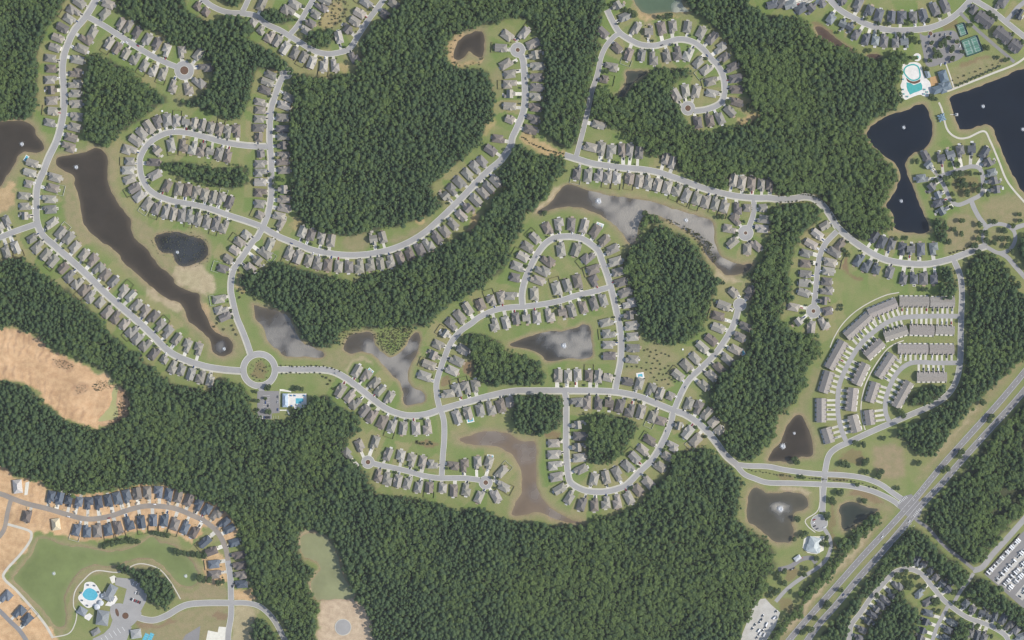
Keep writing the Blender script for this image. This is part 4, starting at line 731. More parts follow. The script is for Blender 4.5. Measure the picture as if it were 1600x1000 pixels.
# ------------------------------------------------------------------ houses
def house_proto(kind, mir):
    """walls, roof, ridge caps, garage door, rear patio; front is +y"""
    w, r, k, g, pa = MB(), MB(), MB(), MB(), MB(); s = -1 if mir else 1
    def X(a, b): return (min(a*s, b*s), max(a*s, b*s))
    def vol(x0, x1, y0, y1, e, pitch, hip, o=.55):
        a, b = X(x0, x1); w.box(a, y0, 0, b, y1, e-.12); r.hip(a-o, y0-o, b+o, y1+o, e, pitch, hip, 0, .25, k)
    if kind == 0:    # long hip with projecting front-gabled garage
        vol(-5.4, 5.4, -9, 6, 3.0, .66, (1,1)); vol(-5.0, 1.2, 2, 9.0, 2.8, .6, (1,0)); gx0 = -1.9
    elif kind == 1:  # front-to-back ridge, gabled, with side cross gable
        vol(-5.3, 5.3, -9, 8.4, 3.0, .66, (0,1)); vol(-6.0, 1.0, -3, 3.2, 2.9, .62, (0,0)); gx0 = -1.5
    elif kind == 2:  # full hip with small front hip porch
        vol(-5.6, 5.6, -9, 7.4, 3.05, .6, (1,1)); vol(.2, 5.2, 4, 9.4, 2.8, .55, (1,1)); gx0 = 2.6
    elif kind == 3:  # L-plan hip
        vol(-5.9, 5.9, -9, 2.2, 3.1, .6, (1,1)); vol(-5.6, 1.8, -2, 9.2, 2.95, .62, (1,1)); gx0 = -1.9; 
    elif kind == 4:  # two-storey block with lower garage and two front gables
        vol(-5.2, 5.2, -8, 4, 5.4, .6, (1,1)); vol(-5.0, .6, 1, 8.6, 3.0, .62, (1,0)); vol(1.0, 5.0, 2.6, 5.2, 5.2, .6, (1,0)); gx0 = -2.2
    else:            # one-and-a-half storey cottage, cross ridge with front dormer gable
        vol(-5.6, 5.6, -5, 4.4, 4.3, .75, (0,0)); vol(-3.0, 2.4, -1, 7.8, 3.9, .72, (1,0)); vol(1.5, 5.4, -9, -3, 2.8, .5, (1,1)); gx0 = -.4
    front = {0:9.0,1:8.4,2:9.4,3:9.2,4:8.6,5:7.8}[kind]
    a, b = X(gx0-2.5, gx0+2.5); g.box(a, front-.02, 0, b, front+.05, 2.3)
    a, b = X(-1.5, 3.2); pa.box(a, {5:-12.2}.get(kind, -12.0), 0, b, -9.06 if kind != 4 else -8.06, .14)
    # roof furniture: vent pipes and a box vent
    for q in range(3): vx, vy = random.uniform(-3.5,3.5), random.uniform(-6,1); r.cyl(vx, vy, 3.2, 6.2 if kind != 4 else 8, .09, .09, 5)
    nm = str(kind)
    return dict(wall=w.me('house_wall', M['wall']), roof=r.me('house_roof', M['roof']), ridge=k.me('ridge_cap', M['ridge']), door=g.me('garage_door', M['door']), patio=pa.me('patio', M['patio']), gx=gx0*s, front=front)
PROTO = {(k, m): house_proto(k, m) for k in range(6) for m in (0, 1)}
NAMES = {0:'gabled_garage_house', 1:'gable_roof_house', 2:'hip_roof_house', 3:'corner_plan_house', 4:'two_storey_house', 5:'cottage'}
LOOK = {0:'hip-roofed', 1:'gable-roofed', 2:'hip-roofed', 3:'L-shaped', 4:'two-storey', 5:'cross-gabled'}
lot = random.Random(11)
drive_me = mesh('driveway', [(-.5,0,0),(.5,0,0),(.5,1,0),(-.5,1,0)], [(0,1,2,3)], [M['drive']])
def jit(c, a, rr): k = 1+rr.uniform(-a, a); return tuple(max(.01, x*k*(1+rr.uniform(-.014,.014))) for x in c)
for h in HOUSES:
    pal = h['pal']
    kind = lot.choices(range(6), {B:(5,5,5,4,0,1), N_:(4,5,4,3,1,0), G:(1,2,1,1,3,3)}[pal])[0]; mir = lot.random() < .5
    pr = PROTO[kind, mir]; f = h['f']; rz = math.atan2(-f[1], f[0]) - math.pi/2
    sx = h['sc']*lot.uniform(.99, 1.12); sx = min(sx, max(.76, h['near']*.9/11.9)); sy = h['sc']*lot.uniform(.98, 1.12)
    gap = h['gap']; depth = max(gap, 3.0)
    sy = min(sy, max(.66, (gap-3.6)/9.2))
    h['kind'], h['rz'], h['sx'], h['sy'] = kind, rz, sx, sy
    row_ = h['row'].replace(' the ', ' '); rank = f"{ordw(h['i'])} from the {h['start']}"; hid = f"{ordw(h['i'])} house from the {h['start']}, {row_}"; h['hid'] = hid
    e = obj(NAMES[kind], None, None, (*P(*h['p']), 0), rz, (sx, sy, lot.uniform(.95, 1.08)))
    if pal == B: rc = lot.choice([(.285,.265,.22),(.315,.295,.25),(.265,.25,.215),(.29,.272,.23),(.305,.275,.232),(.24,.23,.205),(.18,.165,.15),(.215,.185,.155),(.34,.32,.28)]); cw = 'brown'
    elif pal == N_: rc, cw = lot.choice([((.105,.125,.15),'blue-slate'),((.09,.105,.125),'dark-slate'),((.14,.16,.185),'pale-slate'),((.20,.18,.155),'tan'),((.165,.14,.125),'brown')])
    else: rc, cw = lot.choice([((.19,.185,.18),'grey'),((.11,.115,.125),'charcoal'),((.17,.165,.16),'grey'),((.21,.225,.225),'pale-grey'),((.135,.145,.155),'slate-grey')])
    h['look'] = cw
    tag(e, f"{cw} {LOOK[kind]} house, {rank}, {row_}", 'house', {B:'brown-roofed houses of the estate', N_:'new slate-roofed houses on the building site', G:'grey-roofed houses'}[pal])
    ro = obj('roof', pr['roof'], e); ro.color = (*jit(rc, .17, lot), 1)
    rg = obj('ridge_cap', pr['ridge'], ro); rg['kind'] = 'stuff'; rg.color = (*[x*1.1 for x in ro.color[:3]], 1)
    wl = obj('wall', pr['wall'], e); wl.color = (*lot.choice([(.50,.46,.40),(.42,.40,.36),(.36,.36,.37),(.55,.53,.49),(.40,.34,.29)] if pal != G else [(.62,.61,.58),(.66,.66,.65),(.5,.52,.53)]), 1)
    obj('garage_door', pr['door'], wl)
    if pal != N_ or lot.random() < .4:
        pt = obj('patio', pr['patio'], e); pt.color = (*lot.choice([(.42,.40,.35),(.5,.48,.42),(.36,.29,.22),(.55,.54,.52)]), 1)
    # driveway from garage to kerb
    L = h['gap'] - pr['front']*sy + 1.2
    if L > 1.0:
        c_, s_ = math.cos(rz), math.sin(rz); lx, ly = pr['gx']*sx, pr['front']*sy - .3; x, y = P(*h['p'])
        d = obj('driveway', drive_me, None, (x+c_*lx-s_*ly, y+s_*lx+c_*ly, .045), rz, (lot.uniform(4.2, 6.4), L, 1)); k_ = lot.uniform(.72,1.06); d.color = (.63*k_,.60*k_,.515*k_,1)
        tag(d, 'concrete driveway of the '+hid, kind='structure'); h['dr'] = (d.location.x, d.location.y, L)

# townhouse rows: centre, length, depth, angle (degrees, image counter-clockwise), label
TOWN = [((1428,472),46,16,0,'west building behind the outer arc along its top'),((1472,473),38,16,0,'east building behind the outer arc along its top'),((1379,482.5),47,16,22,'building where the outer arc begins to bend'),
 ((1341,510),50,16,42,'building on the shoulder of the outer arc'),((1307,555),48,16,61,'long building halfway down the outer arc'),((1291.5,597),34,16,73,'building low on the outer arc'),((1283.5,641),37,15.5,90,'upright building beside the pear-shaped pond'),((1294,680),24,16,107,'short end building at the foot of the outer arc'),
 ((1399,520),37,15,18,'first building inside the outer arc under its bend'),((1365,545),34,16,43,'second building inside the outer arc'),((1344,584),36,16,65,'third building inside the outer arc'),((1330,624),36,16,84,'fourth building inside the outer arc'),((1334,662),27,16,106,'last building inside the outer arc at its foot'),
 ((1440,515),38,16,-2,'building on the green strip between the arcs, west one'),((1476,515),29,14,-2,'building on the green strip between the arcs, east one'),((1426,546),47,15,0,'west building north of the inner arc'),((1471,546.5),38,15,0,'east building north of the inner arc'),
 ((1384,572),42,15,57,'building outside the bend of the inner arc'),((1364,613),32,15,72,'lower building outside the inner arc'),((1359,652),23,15,98,'end building at the foot of the inner arc'),((1455.5,588),46,15,0,'building south of the inner arc by the copse'),((1409,616),45,15,61,'slanted building inside the inner arc')]
for (c, ln, dp, ang, lab) in TOWN:
    a = R(ang); ax = np.array([math.cos(a), -math.sin(a)]); nv = np.array([ax[1], -ax[0]])
    sub_ = [k for k in ('r_arc','r_arc2')]; pts = np.concatenate([RD[k]['c'] for k in sub_]); d = np.hypot(pts[:,0]-c[0], pts[:,1]-c[1]); q = pts[d.argmin()]-np.array(c)
    if nv @ q < 0: nv = -nv
    gap = d.min()-3.7; rz = math.atan2(-nv[1], nv[0])-math.pi/2
    e = obj('townhouse_row', None, None, (*P(*c), 0), rz); tag(e, 'brown-roofed townhouse row, '+lab, 'townhouses', 'brown townhouse rows on the two arcs')
    w, r, k = MB(), MB(), MB(); w.box(-ln/2, -dp/2, 0, ln/2, dp/2-1.5, 5.2); r.hip(-ln/2-.4, -dp/2-.5, ln/2+.4, dp/2-1, 5.4, .42, (0,0), 0, .25, k)
    tone_ = (.30,.272,.24)
    ro = obj('roof', r.me('townhouse_roof', M['roof']), e); ro.color = (*jit(tone_, .05, lot), 1); rk = obj('ridge_cap', k.me('townhouse_ridge', M['ridge']), ro); rk.color = (.25,.23,.21,1)
    wl = obj('wall', w.me('townhouse_wall', M['wall']), e); wl.color = (.56,.53,.47,1)
    n = max(3, round(ln/8.2)); u = ln/n
    if ('tg', round(u*2)) not in PROTO:
        g, gr = MB(), MB(); g.hip(-u*.27, -5, u*.27, 2.3, 5.0, .8, (0,0), 0, .2); gr.box(-u*.33, 2.2, 0, u*.33, 2.3, 2.4)
        bw = MB(); bw.box(-u*.25, -3, 0, u*.25, 2.0, 4.9)
        PROTO['tg', round(u*2)] = (g.me('gable_roof', M['roof']), gr.me('garage_door', M['door']), bw.me('bay_wall', M['wall']))
    tg = PROTO['tg', round(u*2)]
    for i in range(n):
        x = -ln/2+u*(i+.5); f0 = dp/2-1.5
        g = obj('gable_roof', tg[0], e, (x-u*.12, f0, 0)); g.color = ro.color; bw = obj('bay_wall', tg[2], e, (x-u*.12, f0, 0)); bw.color = wl.color
        obj('garage_door', tg[1], bw, (0, -.15, 0))
        L = gap-f0+.7
        if L > 2:
            c_, s_ = math.cos(rz), math.sin(rz); X_, Y_ = P(*c); lx, ly = x-u*.1, f0+.3
            d_ = obj('driveway', drive_me, None, (X_+c_*lx-s_*ly, Y_+s_*lx+c_*ly, .05), rz, (u*.48, L, 1)); k_ = lot.uniform(.72,1.0); d_.color = (.60*k_,.57*k_,.49*k_,1)
            tag(d_, f'{ordw(i)} driveway on the {lab}'[:140], kind='structure')
            if lot.random() < .3: CARS_T = globals().setdefault('CARS_T', []); CARS_T.append((d_.location.x-s_*L*.4, d_.location.y+c_*L*.4, rz, f'{ordw(i)} driveway, {lab}'))
    pt = MB()
    for i in range(n): pt.box(-ln/2+u*i+1, -dp/2-2.6, 0, -ln/2+u*i+u-1.6, -dp/2-.06, .13)
    p_ = obj('patio', pt.me('townhouse_patio', M['patio']), e); p_.color = (.6,.58,.54,1); p_['kind'] = 'stuff'
    wf = MB()
    for i in range(n+1): wf.box(-ln/2+u*i-.09, -dp/2-3.2, 0, -ln/2+u*i+.09, -dp/2-.08, 1.9)
    f_ = obj('privacy_screen', wf.me('privacy_screen', M['whitefence']), e); f_['kind'] = 'stuff'

# ------------------------------------------------------------------ trees
def crown_mesh(name, kind, mat, nq, rad, h0, h1, seed, trunk=True, leaf=(.55,1.05)):
    rr = random.Random(seed); mb = MB()
    hz = (h1-h0)/2; cz = (h0+h1)/2
    lob = [(rr.uniform(0,6.28), rr.uniform(.25,.62), rr.uniform(-.1,.75), rr.uniform(.34,.56)) for _ in range(7 if kind == 'broad' else 6)]
    for i in range(nq):
        if kind == 'broad':      # a bundle of leafy lobes
            a, d, z, lr = rr.choice(lob)
            u = rr.uniform(-.25, 1); t = rr.uniform(0, 6.283); q = math.sqrt(1-u*u)
            n = (q*math.cos(t), q*math.sin(t), u); s = rr.uniform(.78, 1.0)*lr
            p = ((d*math.cos(a)+n[0]*s)*rad, (d*math.sin(a)+n[1]*s)*rad, cz+(z*.7+n[2]*s*.8-.1)*hz)
        else:                    # pine: whorled boughs, wider below, open at the top
            lv = rr.random()**.8; t = rr.choice(range(6))*1.047+lv*9+rr.uniform(-.32,.32); rmax = (1-lv**1.6*.7)*rad; s = rr.uniform(.15, 1)**.6
            p = (rmax*s*math.cos(t), rmax*s*math.sin(t), h0+(h1-h0)*lv*(1-.12*s)); n = (math.cos(t)*.6*s, math.sin(t)*.6*s, .8)
        n = np.array(n)+np.array([rr.gauss(0,.3) for _ in range(3)])+np.array((0,0,.6)); n /= np.linalg.norm(n)
        b1 = np.cross(n, (rr.random()-.5, rr.random()-.5, rr.random()-.5)); b1 /= np.linalg.norm(b1); b2 = np.cross(n, b1)
        sz = rr.uniform(*leaf); p = np.array(p); e1 = b1*sz*.6; e2 = b2*sz*rr.uniform(.35,.6); bend = n*sz*.15
        mb.add([p-e1-e2*.6, p+e1*.7-e2+bend*0, p+e1+e2*.7, p-e1*.6+e2], [(0,1,2),(0,2,3)], 0)
    if trunk: mb.cyl(0, 0, 0, h0+hz*.6, .28, .12, 5, 1)
    return mb.me(name, mat, M['bark'])
protos = bpy.data.collections.new('forest_crowns')
for i in range(4): protos.objects.link(bpy.data.objects.new(f'crown_a{i}', crown_mesh('pine', 'pine', M['wood_leaf'], 260, 3.2, 11, 16.5, 100+i, True, (.42,.85))))
for i in range(4): protos.objects.link(bpy.data.objects.new(f'crown_b{i}', crown_mesh('broadleaf', 'broad', M['wood_leaf'], 280, 3.5, 9.5, 15, 200+i, True, (.42,.85))))
scrubs = bpy.data.collections.new('scrub_clumps')
for i in range(3): scrubs.objects.link(bpy.data.objects.new(f'scrub_{i}', crown_mesh('scrub', 'broad', M['scrub'], 70, 1.3, .2, 1.9, 300+i, False, (.3,.6))))
def scatter_group(name, coll):
    g = bpy.data.node_groups.new(name, 'GeometryNodeTree')
    g.interface.new_socket('Geometry', in_out='INPUT', socket_type='NodeSocketGeometry'); g.interface.new_socket('Geometry', in_out='OUTPUT', socket_type='NodeSocketGeometry')
    n = g.nodes; l = g.links; gi = n.new('NodeGroupInput'); go = n.new('NodeGroupOutput')
    ci = n.new('GeometryNodeCollectionInfo'); ci.inputs['Collection'].default_value = coll; ci.inputs['Separate Children'].default_value = True; ci.inputs['Reset Children'].default_value = True
    ip = n.new('GeometryNodeInstanceOnPoints'); ip.inputs['Pick Instance'].default_value = True
    def na(k, t):
        x = n.new('GeometryNodeInputNamedAttribute'); x.data_type = t; x.inputs['Name'].default_value = k; return x.outputs['Attribute']
    l.new(gi.outputs[0], ip.inputs['Points']); l.new(ci.outputs[0], ip.inputs['Instance']); l.new(na('pick', 'INT'), ip.inputs['Instance Index'])
    l.new(na('turn', 'FLOAT_VECTOR'), ip.inputs['Rotation']); l.new(na('size', 'FLOAT_VECTOR'), ip.inputs['Scale']); l.new(ip.outputs[0], go.inputs[0]); return g
GN_F = scatter_group('forest_scatter', protos); GN_S = scatter_group('scrub_scatter', scrubs)
def scatter(name, xy, pick, size, tone, gn, z=0):
    n = len(xy); me = bpy.data.meshes.new(name); me.vertices.add(n)
    co = np.stack([xy[:,0]-800, 500-xy[:,1], np.full(n, z)], -1); me.vertices.foreach_set('co', co.ravel().astype(np.float32))
    at = me.attributes.new('pick', 'INT', 'POINT'); at.data.foreach_set('value', pick.astype(np.int32))
    at = me.attributes.new('turn', 'FLOAT_VECTOR', 'POINT'); t = np.zeros((n,3)); t[:,2] = rng.random(n)*6.283; t[:,:2] = rng.normal(0,.05,(n,2)); at.data.foreach_set('vector', t.ravel().astype(np.float32))
    at = me.attributes.new('size', 'FLOAT_VECTOR', 'POINT'); at.data.foreach_set('vector', size.ravel().astype(np.float32))
    at = me.attributes.new('tone', 'FLOAT', 'POINT'); at.data.foreach_set('value', tone.astype(np.float32))
    me.update(); o = obj(name, me); md = o.modifiers.new('scatter', 'NODES'); md.node_group = gn; return o
ALLP = [(s, np.asarray(l)) for s, l in zip(PONDS, POND_LINES)]
road_g = {}
for i, (x, y) in enumerate(ROAD_PTS): road_g.setdefault((int(x//20), int(y//20)), []).append(i)
house_g = {}
for i, (x, y) in enumerate(HXY): house_g.setdefault((int(x//20), int(y//20)), []).append(i)
def free(x, y, rpad, hpad):
    gx_, gy_ = int(x//20), int(y//20)
    for a in (-1,0,1):
        for b_ in (-1,0,1):
            for i in road_g.get((gx_+a, gy_+b_), ()):
                if math.hypot(ROAD_PTS[i,0]-x, ROAD_PTS[i,1]-y) < ROAD_W[i]/2+rpad: return False
            for i in house_g.get((gx_+a, gy_+b_), ()):
                if math.hypot(HXY[i,0]-x, HXY[i,1]-y) < hpad: return False
    return True
NTREE = 0
for sh, lab, poly in FORESTS:
    a = np.array(poly, float); (x0, y0), (x1, y1) = a.min(0), a.max(0); st = 3.75
    xs, ys = np.meshgrid(np.arange(x0, x1, st), np.arange(y0, y1, st*.87)); xs = xs.astype(float); xs[1::2] += st/2
    x = (xs+rng.uniform(-1.9,1.9,xs.shape)).ravel(); y = (ys+rng.uniform(-1.9,1.9,ys.shape)).ravel()
    jx, jy = x+(vnoise(x,y,9)-.5)*9+rng.normal(0,1.6,len(x)), y+(vnoise(x+50,y,9)-.5)*9+rng.normal(0,1.6,len(x))
    m = inside(jx, jy, poly) & (x > -70) & (x < 1670) & (y > -70) & (y < 1070); x, y = x[m], y[m]
    if 'scrubby' in lab: m = vnoise(x, y, 16)+.25*rng.random(len(x)) > .38; x, y = x[m], y[m]
    m = np.array([free(u, v, 2.6, 9.5) for u, v in zip(x, y)], bool) if len(x) else m
    x, y = x[m], y[m]
    for _, ln in ALLP:
        lo, hi = ln.min(0)-5, ln.max(0)+5; w_ = (x > lo[0]) & (x < hi[0]) & (y > lo[1]) & (y < hi[1])
        if w_.any():
            bad = np.zeros(len(x), bool); bad[w_] = inside(x[w_], y[w_], ln); x, y = x[~bad], y[~bad]
    n = len(x); NTREE += n
    big = vnoise(x, y, 55)*.55+vnoise(x+333, y, 140)*.45
    dec = np.clip((big-.5)*2.0+sh+.45*np.exp(-((x-850)/330)**2-((y-915)/85)**2), 0, 1); isd = rng.random(n) < dec
    pick = np.where(isd, rng.integers(4, 8, n), rng.integers(0, 4, n))
    tone_ = np.clip(dec*.55+rng.normal(0,.27,n)+isd*.22+.02, 0, 1.25)
    sc = np.exp(rng.normal(0,.28,n))*(.68+.40*vnoise(x,y,23)); edge = seg_dist(x, y, poly) if n else x
    sc = np.where((edge < 4) & (rng.random(n) < .6), sc*.68, sc); sc = np.clip(sc, .45, 1.5)
    hz = np.clip(sc**.6*rng.uniform(.84,1.1,n)*(.88+.24*vnoise(x,y,40)), .4, 1.3)
    u = rng.random(n) < .38                       # lower crowns filling the gaps under the canopy
    x = np.r_[x, x[u]+2.1]; y = np.r_[y, y[u]+rng.uniform(-2,2,u.sum())]; pick = np.r_[pick, rng.integers(4,8,u.sum())]; tone_ = np.r_[tone_, tone_[u]]; sc = np.r_[sc, sc[u]*.95]; hz = np.r_[hz, hz[u]*.68]
    o = scatter('forest', np.stack([x,y],-1), pick, np.stack([sc,sc,hz],-1), tone_, GN_F)
    tag(o, lab, kind='stuff')
# marsh scrub on the island of the Y-shaped pond and reeds along banks
MARSH = [((582,521),(600,516),(625,514),(648,517),(640,528),(630,543),(613,555),(600,550),(588,536))]
def scrub_in(poly, st, label, tone0=.5, keep=1.0, smin=.6):
    a = np.array(poly, float); (x0, y0), (x1, y1) = a.min(0), a.max(0)
    xs, ys = np.meshgrid(np.arange(x0, x1, st), np.arange(y0, y1, st)); x = (xs+rng.uniform(-st/2,st/2,xs.shape)).ravel(); y = (ys+rng.uniform(-st/2,st/2,ys.shape)).ravel()
    m = inside(x, y, poly) & (rng.random(len(x)) < keep); x, y = x[m], y[m]; n = len(x); s = smin*np.exp(rng.normal(0,.35,n))+.2
    if n: tag(scatter('scrub', np.stack([x,y],-1), rng.integers(0,3,n), np.stack([s,s,s],-1), np.clip(tone0+rng.normal(0,.3,n),0,1.2), GN_S), label, kind='stuff')
scrub_in(MARSH[0], 2.6, 'olive marsh scrub on the island in the Y-shaped pond')
scrub_in([(532,515),(560,510),(600,512),(650,512),(648,516),(600,515),(565,518),(545,526),(534,545),(530,535)], 3.2, 'scrubby reeds along the north bank of the Y-shaped pond', .4, .7)
scrub_in([(236,372),(250,361),(276,360),(302,364),(326,376),(331,392),(324,410),(305,417),(288,421),(270,412),(266,400),(250,399),(238,386)], 2.8, 'reeds ringing the small dark oval pond', .25, .4, .4)
scrub_in([(1094,366),(1115,385),(1120,408),(1114,410),(1098,392),(1084,372),(1064,358),(1042,346),(1044,342),(1068,352)], 2.8, 'brush along the inner bank of the silver pond', .3, .8, .8)
scrub_in([(500,8),(530,-5),(548,8),(535,36),(515,62),(494,72),(478,62),(492,44),(505,25)], 4.5, 'brownish brush between the northern streets', .8, .6, 1.0)
scrub_in([(380,440),(400,430),(402,460),(386,466)], 4, 'brush beside the roundabout street', .5, .5, 1)
scrub_in([(180,606),(190,604),(203,608),(205,640),(195,655),(178,664),(170,660),(184,640),(186,620)], 2.4, 'cut branches and dead brush round the algae-yellow basin', .9, .5, .6)
scrub_in([(82,560),(100,563),(118,572),(112,578),(90,574)], 1.7, 'dead brush heap in the bare clearing', .6, .55, .3)
scrub_in([(142,605),(152,594),(172,596),(186,603),(170,608),(152,612)], 1.8, 'low green brush at the end of the bare clearing', .4, .6, .35)
scrub_in([(118,600),(134,600),(136,612),(120,616)], 1.7, 'brushwood pile amid the bare clearing', .8, .5, .28)
scrub_in([(702,70),(716,52),(728,52),(710,70),(708,92),(724,100),(756,90),(756,102),(730,108),(706,100)], 4, 'brush around the small brown forest pond', .6, .45, .8)
for cx, cy, r in [(405,578,18)]: scrub_in([(cx+r*math.cos(t), cy+r*math.sin(t)) for t in np.linspace(0,6.2,24)], 4.2, 'low shrubs planted in the large roundabout', .05, .6, .55)

# the summer haze: one even box of air round camera and ground
hb = MB(); hb.box(-9500, -9500, -5, 9500, 9500, CAM_H+60); tag(obj('haze', hb.me('haze', hm)), 'thin even summer haze filling the air over the whole estate', kind='stuff')
# single trees: crown and trunk, shared meshes
def crown_only(name, nq, rad, h0, h1, seed, mat, leaf=(.5,1.0)): return crown_mesh(name, 'broad', mat, nq, rad, h0, h1, seed, False, leaf)
T_CROWN = [crown_only('crown', 420, 4.4, 2.0, 8.0, 400+i, M['tree_leaf'], (.6,1.1)) for i in range(4)]
tk = MB(); tk.cyl(0,0,0,4.6,.26,.12,7)
for i in range(4): 
    a = i*1.57+.4; tk.add([(0,0,3.2),(.12,0,3.3),(1.5*math.cos(a),1.5*math.sin(a),5.4),(1.5*math.cos(a)+.06,1.5*math.sin(a),5.4)], [(0,1,3,2)])
T_TRUNK = tk.me('trunk', M['bark'])
S_CROWN = [crown_only('shrub', 60, .95, .1, 1.5, 500+i, M['shrub_leaf'], (.3,.5)) for i in range(3)]
seen_tree = set()
def tree(x, y, s, label, group, name='shade_tree'):
    if not free(x, y, -.5, 3): return
    e = obj(name, None, None, (*P(x, y), 0), random.uniform(0, 6.28), (s, s, s*random.uniform(.85,1.05)))
    tag(e, label, 'tree', group); obj('crown', random.choice(T_CROWN), e); obj('trunk', T_TRUNK, e)
TREES = [
 ('shade tree of the lakeside pocket', 'north', 1.15, T(1200,250,[(1240,210),(1320,90),(1250,45),(1260,85),(1165,97),(1105,115),(1120,150),(1310,190),(1355,165),(1365,215),(1160,255),(1150,215),(1285,155),(1195,130),(1215,145),(1230,160),(1205,170),(1185,150),(1220,125),(1050,130),(1175,30),(925,10),(1140,300),(1110,270),(1195,85)])),
 ('shade tree around the circular green', 'western', 1.12, T(1200,250,[(1210,385),(1160,435),(1210,460),(1130,510),(1320,405),(1345,380),(1325,450),(1310,490),(1285,535),(1305,570),(1360,460),(1360,505),(1350,585),(1380,555),(1405,515),(1410,385),(1430,575),(1450,490),(1470,395),(1470,440),(1495,490),(1490,540),(1530,410),(1540,475),(1520,570),(1570,380),(1570,340),(1415,620),(1470,640),(1545,660),(1495,700),(1530,740),(1560,780)])),
 ('tree in the highway median and verges', 'northeastern', 1.25, T(1200,500,[(1590,430),(1520,525),(1465,485),(1435,525),(1400,550),(1380,625),(1395,600),(1340,515),(1250,735),(1265,720),(1210,820),(1195,850),(1110,930),(1090,940),(1130,950)])+T(1200,750,[(845,310),(790,405),(700,480),(455,685),(375,770),(360,785),(290,860),(215,950),(265,930),(330,900)])),
 ('tree of the boulevard gardens', 'eastern', 1.15, T(1200,500,[(940,890),(700,950),(690,975),(610,880),(595,900),(610,950),(590,780),(540,765),(720,740),(820,570),(840,590),(480,890),(500,910),(455,900),(210,980),(180,885),(160,870)])+T(1200,750,[(810,50),(600,130),(555,25),(450,75),(395,120),(410,140),(370,220),(365,240),(680,215),(640,245)])),
 ('tree around the pale-roofed pavilion', 'northern', 1.1, T(1200,750,[(180,240),(230,330),(210,345),(165,370),(340,390),(370,400),(385,380),(360,360),(300,490),(235,550),(225,590),(190,630),(100,570),(70,610),(100,640),(60,590),(40,700),(20,720),(60,690),(10,680)])),
 ('tree shading the small grey houses', 'western', 1.15, T(1200,750,[(590,810),(680,720),(740,640),(800,590),(825,610),(860,575),(850,605),(880,640),(870,670),(895,660),(930,610),(970,665),(1040,770),(1055,755),(1030,750),(1060,820),(1070,900),(1150,840),(1175,770),(1190,940),(1210,920),(1175,960),(1205,960),(1300,915),(1390,975),(1440,910),(1160,690),(1150,700),(790,700),(830,710)])),
 ('tree round the northeast parking lot', 'western', .95, T(1200,0,[(915,240),(940,265),(895,215),(870,220),(990,435),(1000,130),(1070,100),(1080,270),(1100,250),(1110,280),(1060,330),(1040,310),(1040,355),(1075,350),(1130,240),(1150,300),(1145,320),(1150,370),(1180,260),(1210,320),(1030,615),(1020,600),(1045,620),(1005,380),(1020,270),(1075,290),(1095,265)])),
 ('street tree of the northeast bend', 'western', .8, T(1200,0,[(435,205),(540,145),(605,120),(690,200),(690,150),(630,320),(815,215),(890,125),(1000,135),(870,150),(1075,105),(900,255),(880,270),(915,260),(750,150),(640,75)])),
 ('tree by the grey apartment blocks', 'western', .95, T(1200,0,[(1260,160),(1350,290),(1370,300),(1430,360),(1480,380),(1500,370),(1400,100),(1420,120),(1380,80),(1520,215),(1580,265),(1360,50)])),
 ('young tree in the row beside the dark-lake walk', 'western', .5, T(1200,0,[(1185,532),(1212,520),(1240,510),(1266,497),(1292,487),(1318,475),(1344,463),(1370,452),(1396,440),(1422,428),(1448,416)])),
 ('tree on the bank of the pea-green pond', 'western', 1.15, T(0,750,[(650,412),(675,405),(700,392),(730,388),(760,380),(790,378),(825,378),(860,382),(965,330),(985,335),(1010,340),(1050,345),(1100,440),(1120,450),(1155,455),(1180,460),(1210,462),(1240,465),(1280,470),(1250,610),(1270,625),(1310,625),(1370,640),(1400,630),(760,550),(775,570),(740,540)])),
 ('tree near the east cul-de-sac', 'northern', .8, T(1200,250,[(490,570),(500,595),(470,560),(270,640),(265,780),(455,930),(455,910),(965,805),(985,810),(795,490),(860,485),(1010,845),(1100,690),(1115,720),(1140,745)])+[(1240,505),(1262,502),(1292,500)]),
 ('tree in the yards north of the long curving street', 'western', 1.0, [(395,430),(392,424),(420,273),(428,283),(437,280),(430,290),(453,302),(452,290),(458,312)]),
 ('lone tree on the lawns by the silver pond', 'western', .95, [(850,333),(1120,340),(1128,338),(1170,428),(1178,425),(1130,442),(878,272),(884,268),(1007,333),(1015,338),(1116,439)]),
 ('tree beside the amenity pool and its car park', 'northern', 1.0, [(417,606),(420,604),(465,606),(460,608),(472,608),(400,612),(402,625),(403,640),(455,655),(462,640),(415,623),(419,643)]),
 ('tree by the forest pool of the question-mark street', 'western', 1.1, [(985,18),(990,22),(978,16),(1030,26),(1042,28),(1048,25),(1137,160),(1168,165),(1170,170),(922,124),(948,112)]),
]
def rank_label(base, start, i, n): return f"{base}, {ordw(i)} counting from the {start} end"
for base, start, s, pts in TREES:
    key = {'north':1,'northern':1,'western':0,'eastern':-1,'northeastern':-1}[start]
    ps = sorted(pts, key=(lambda p: p[1]) if key == 1 else (lambda p: p[0]*(1 if key == 0 else -1)))
    for i, (x, y) in enumerate(ps): tree(x, y, s*random.uniform(.85, 1.3), rank_label(base, start, i, len(ps)), base.replace('tree', 'trees', 1))
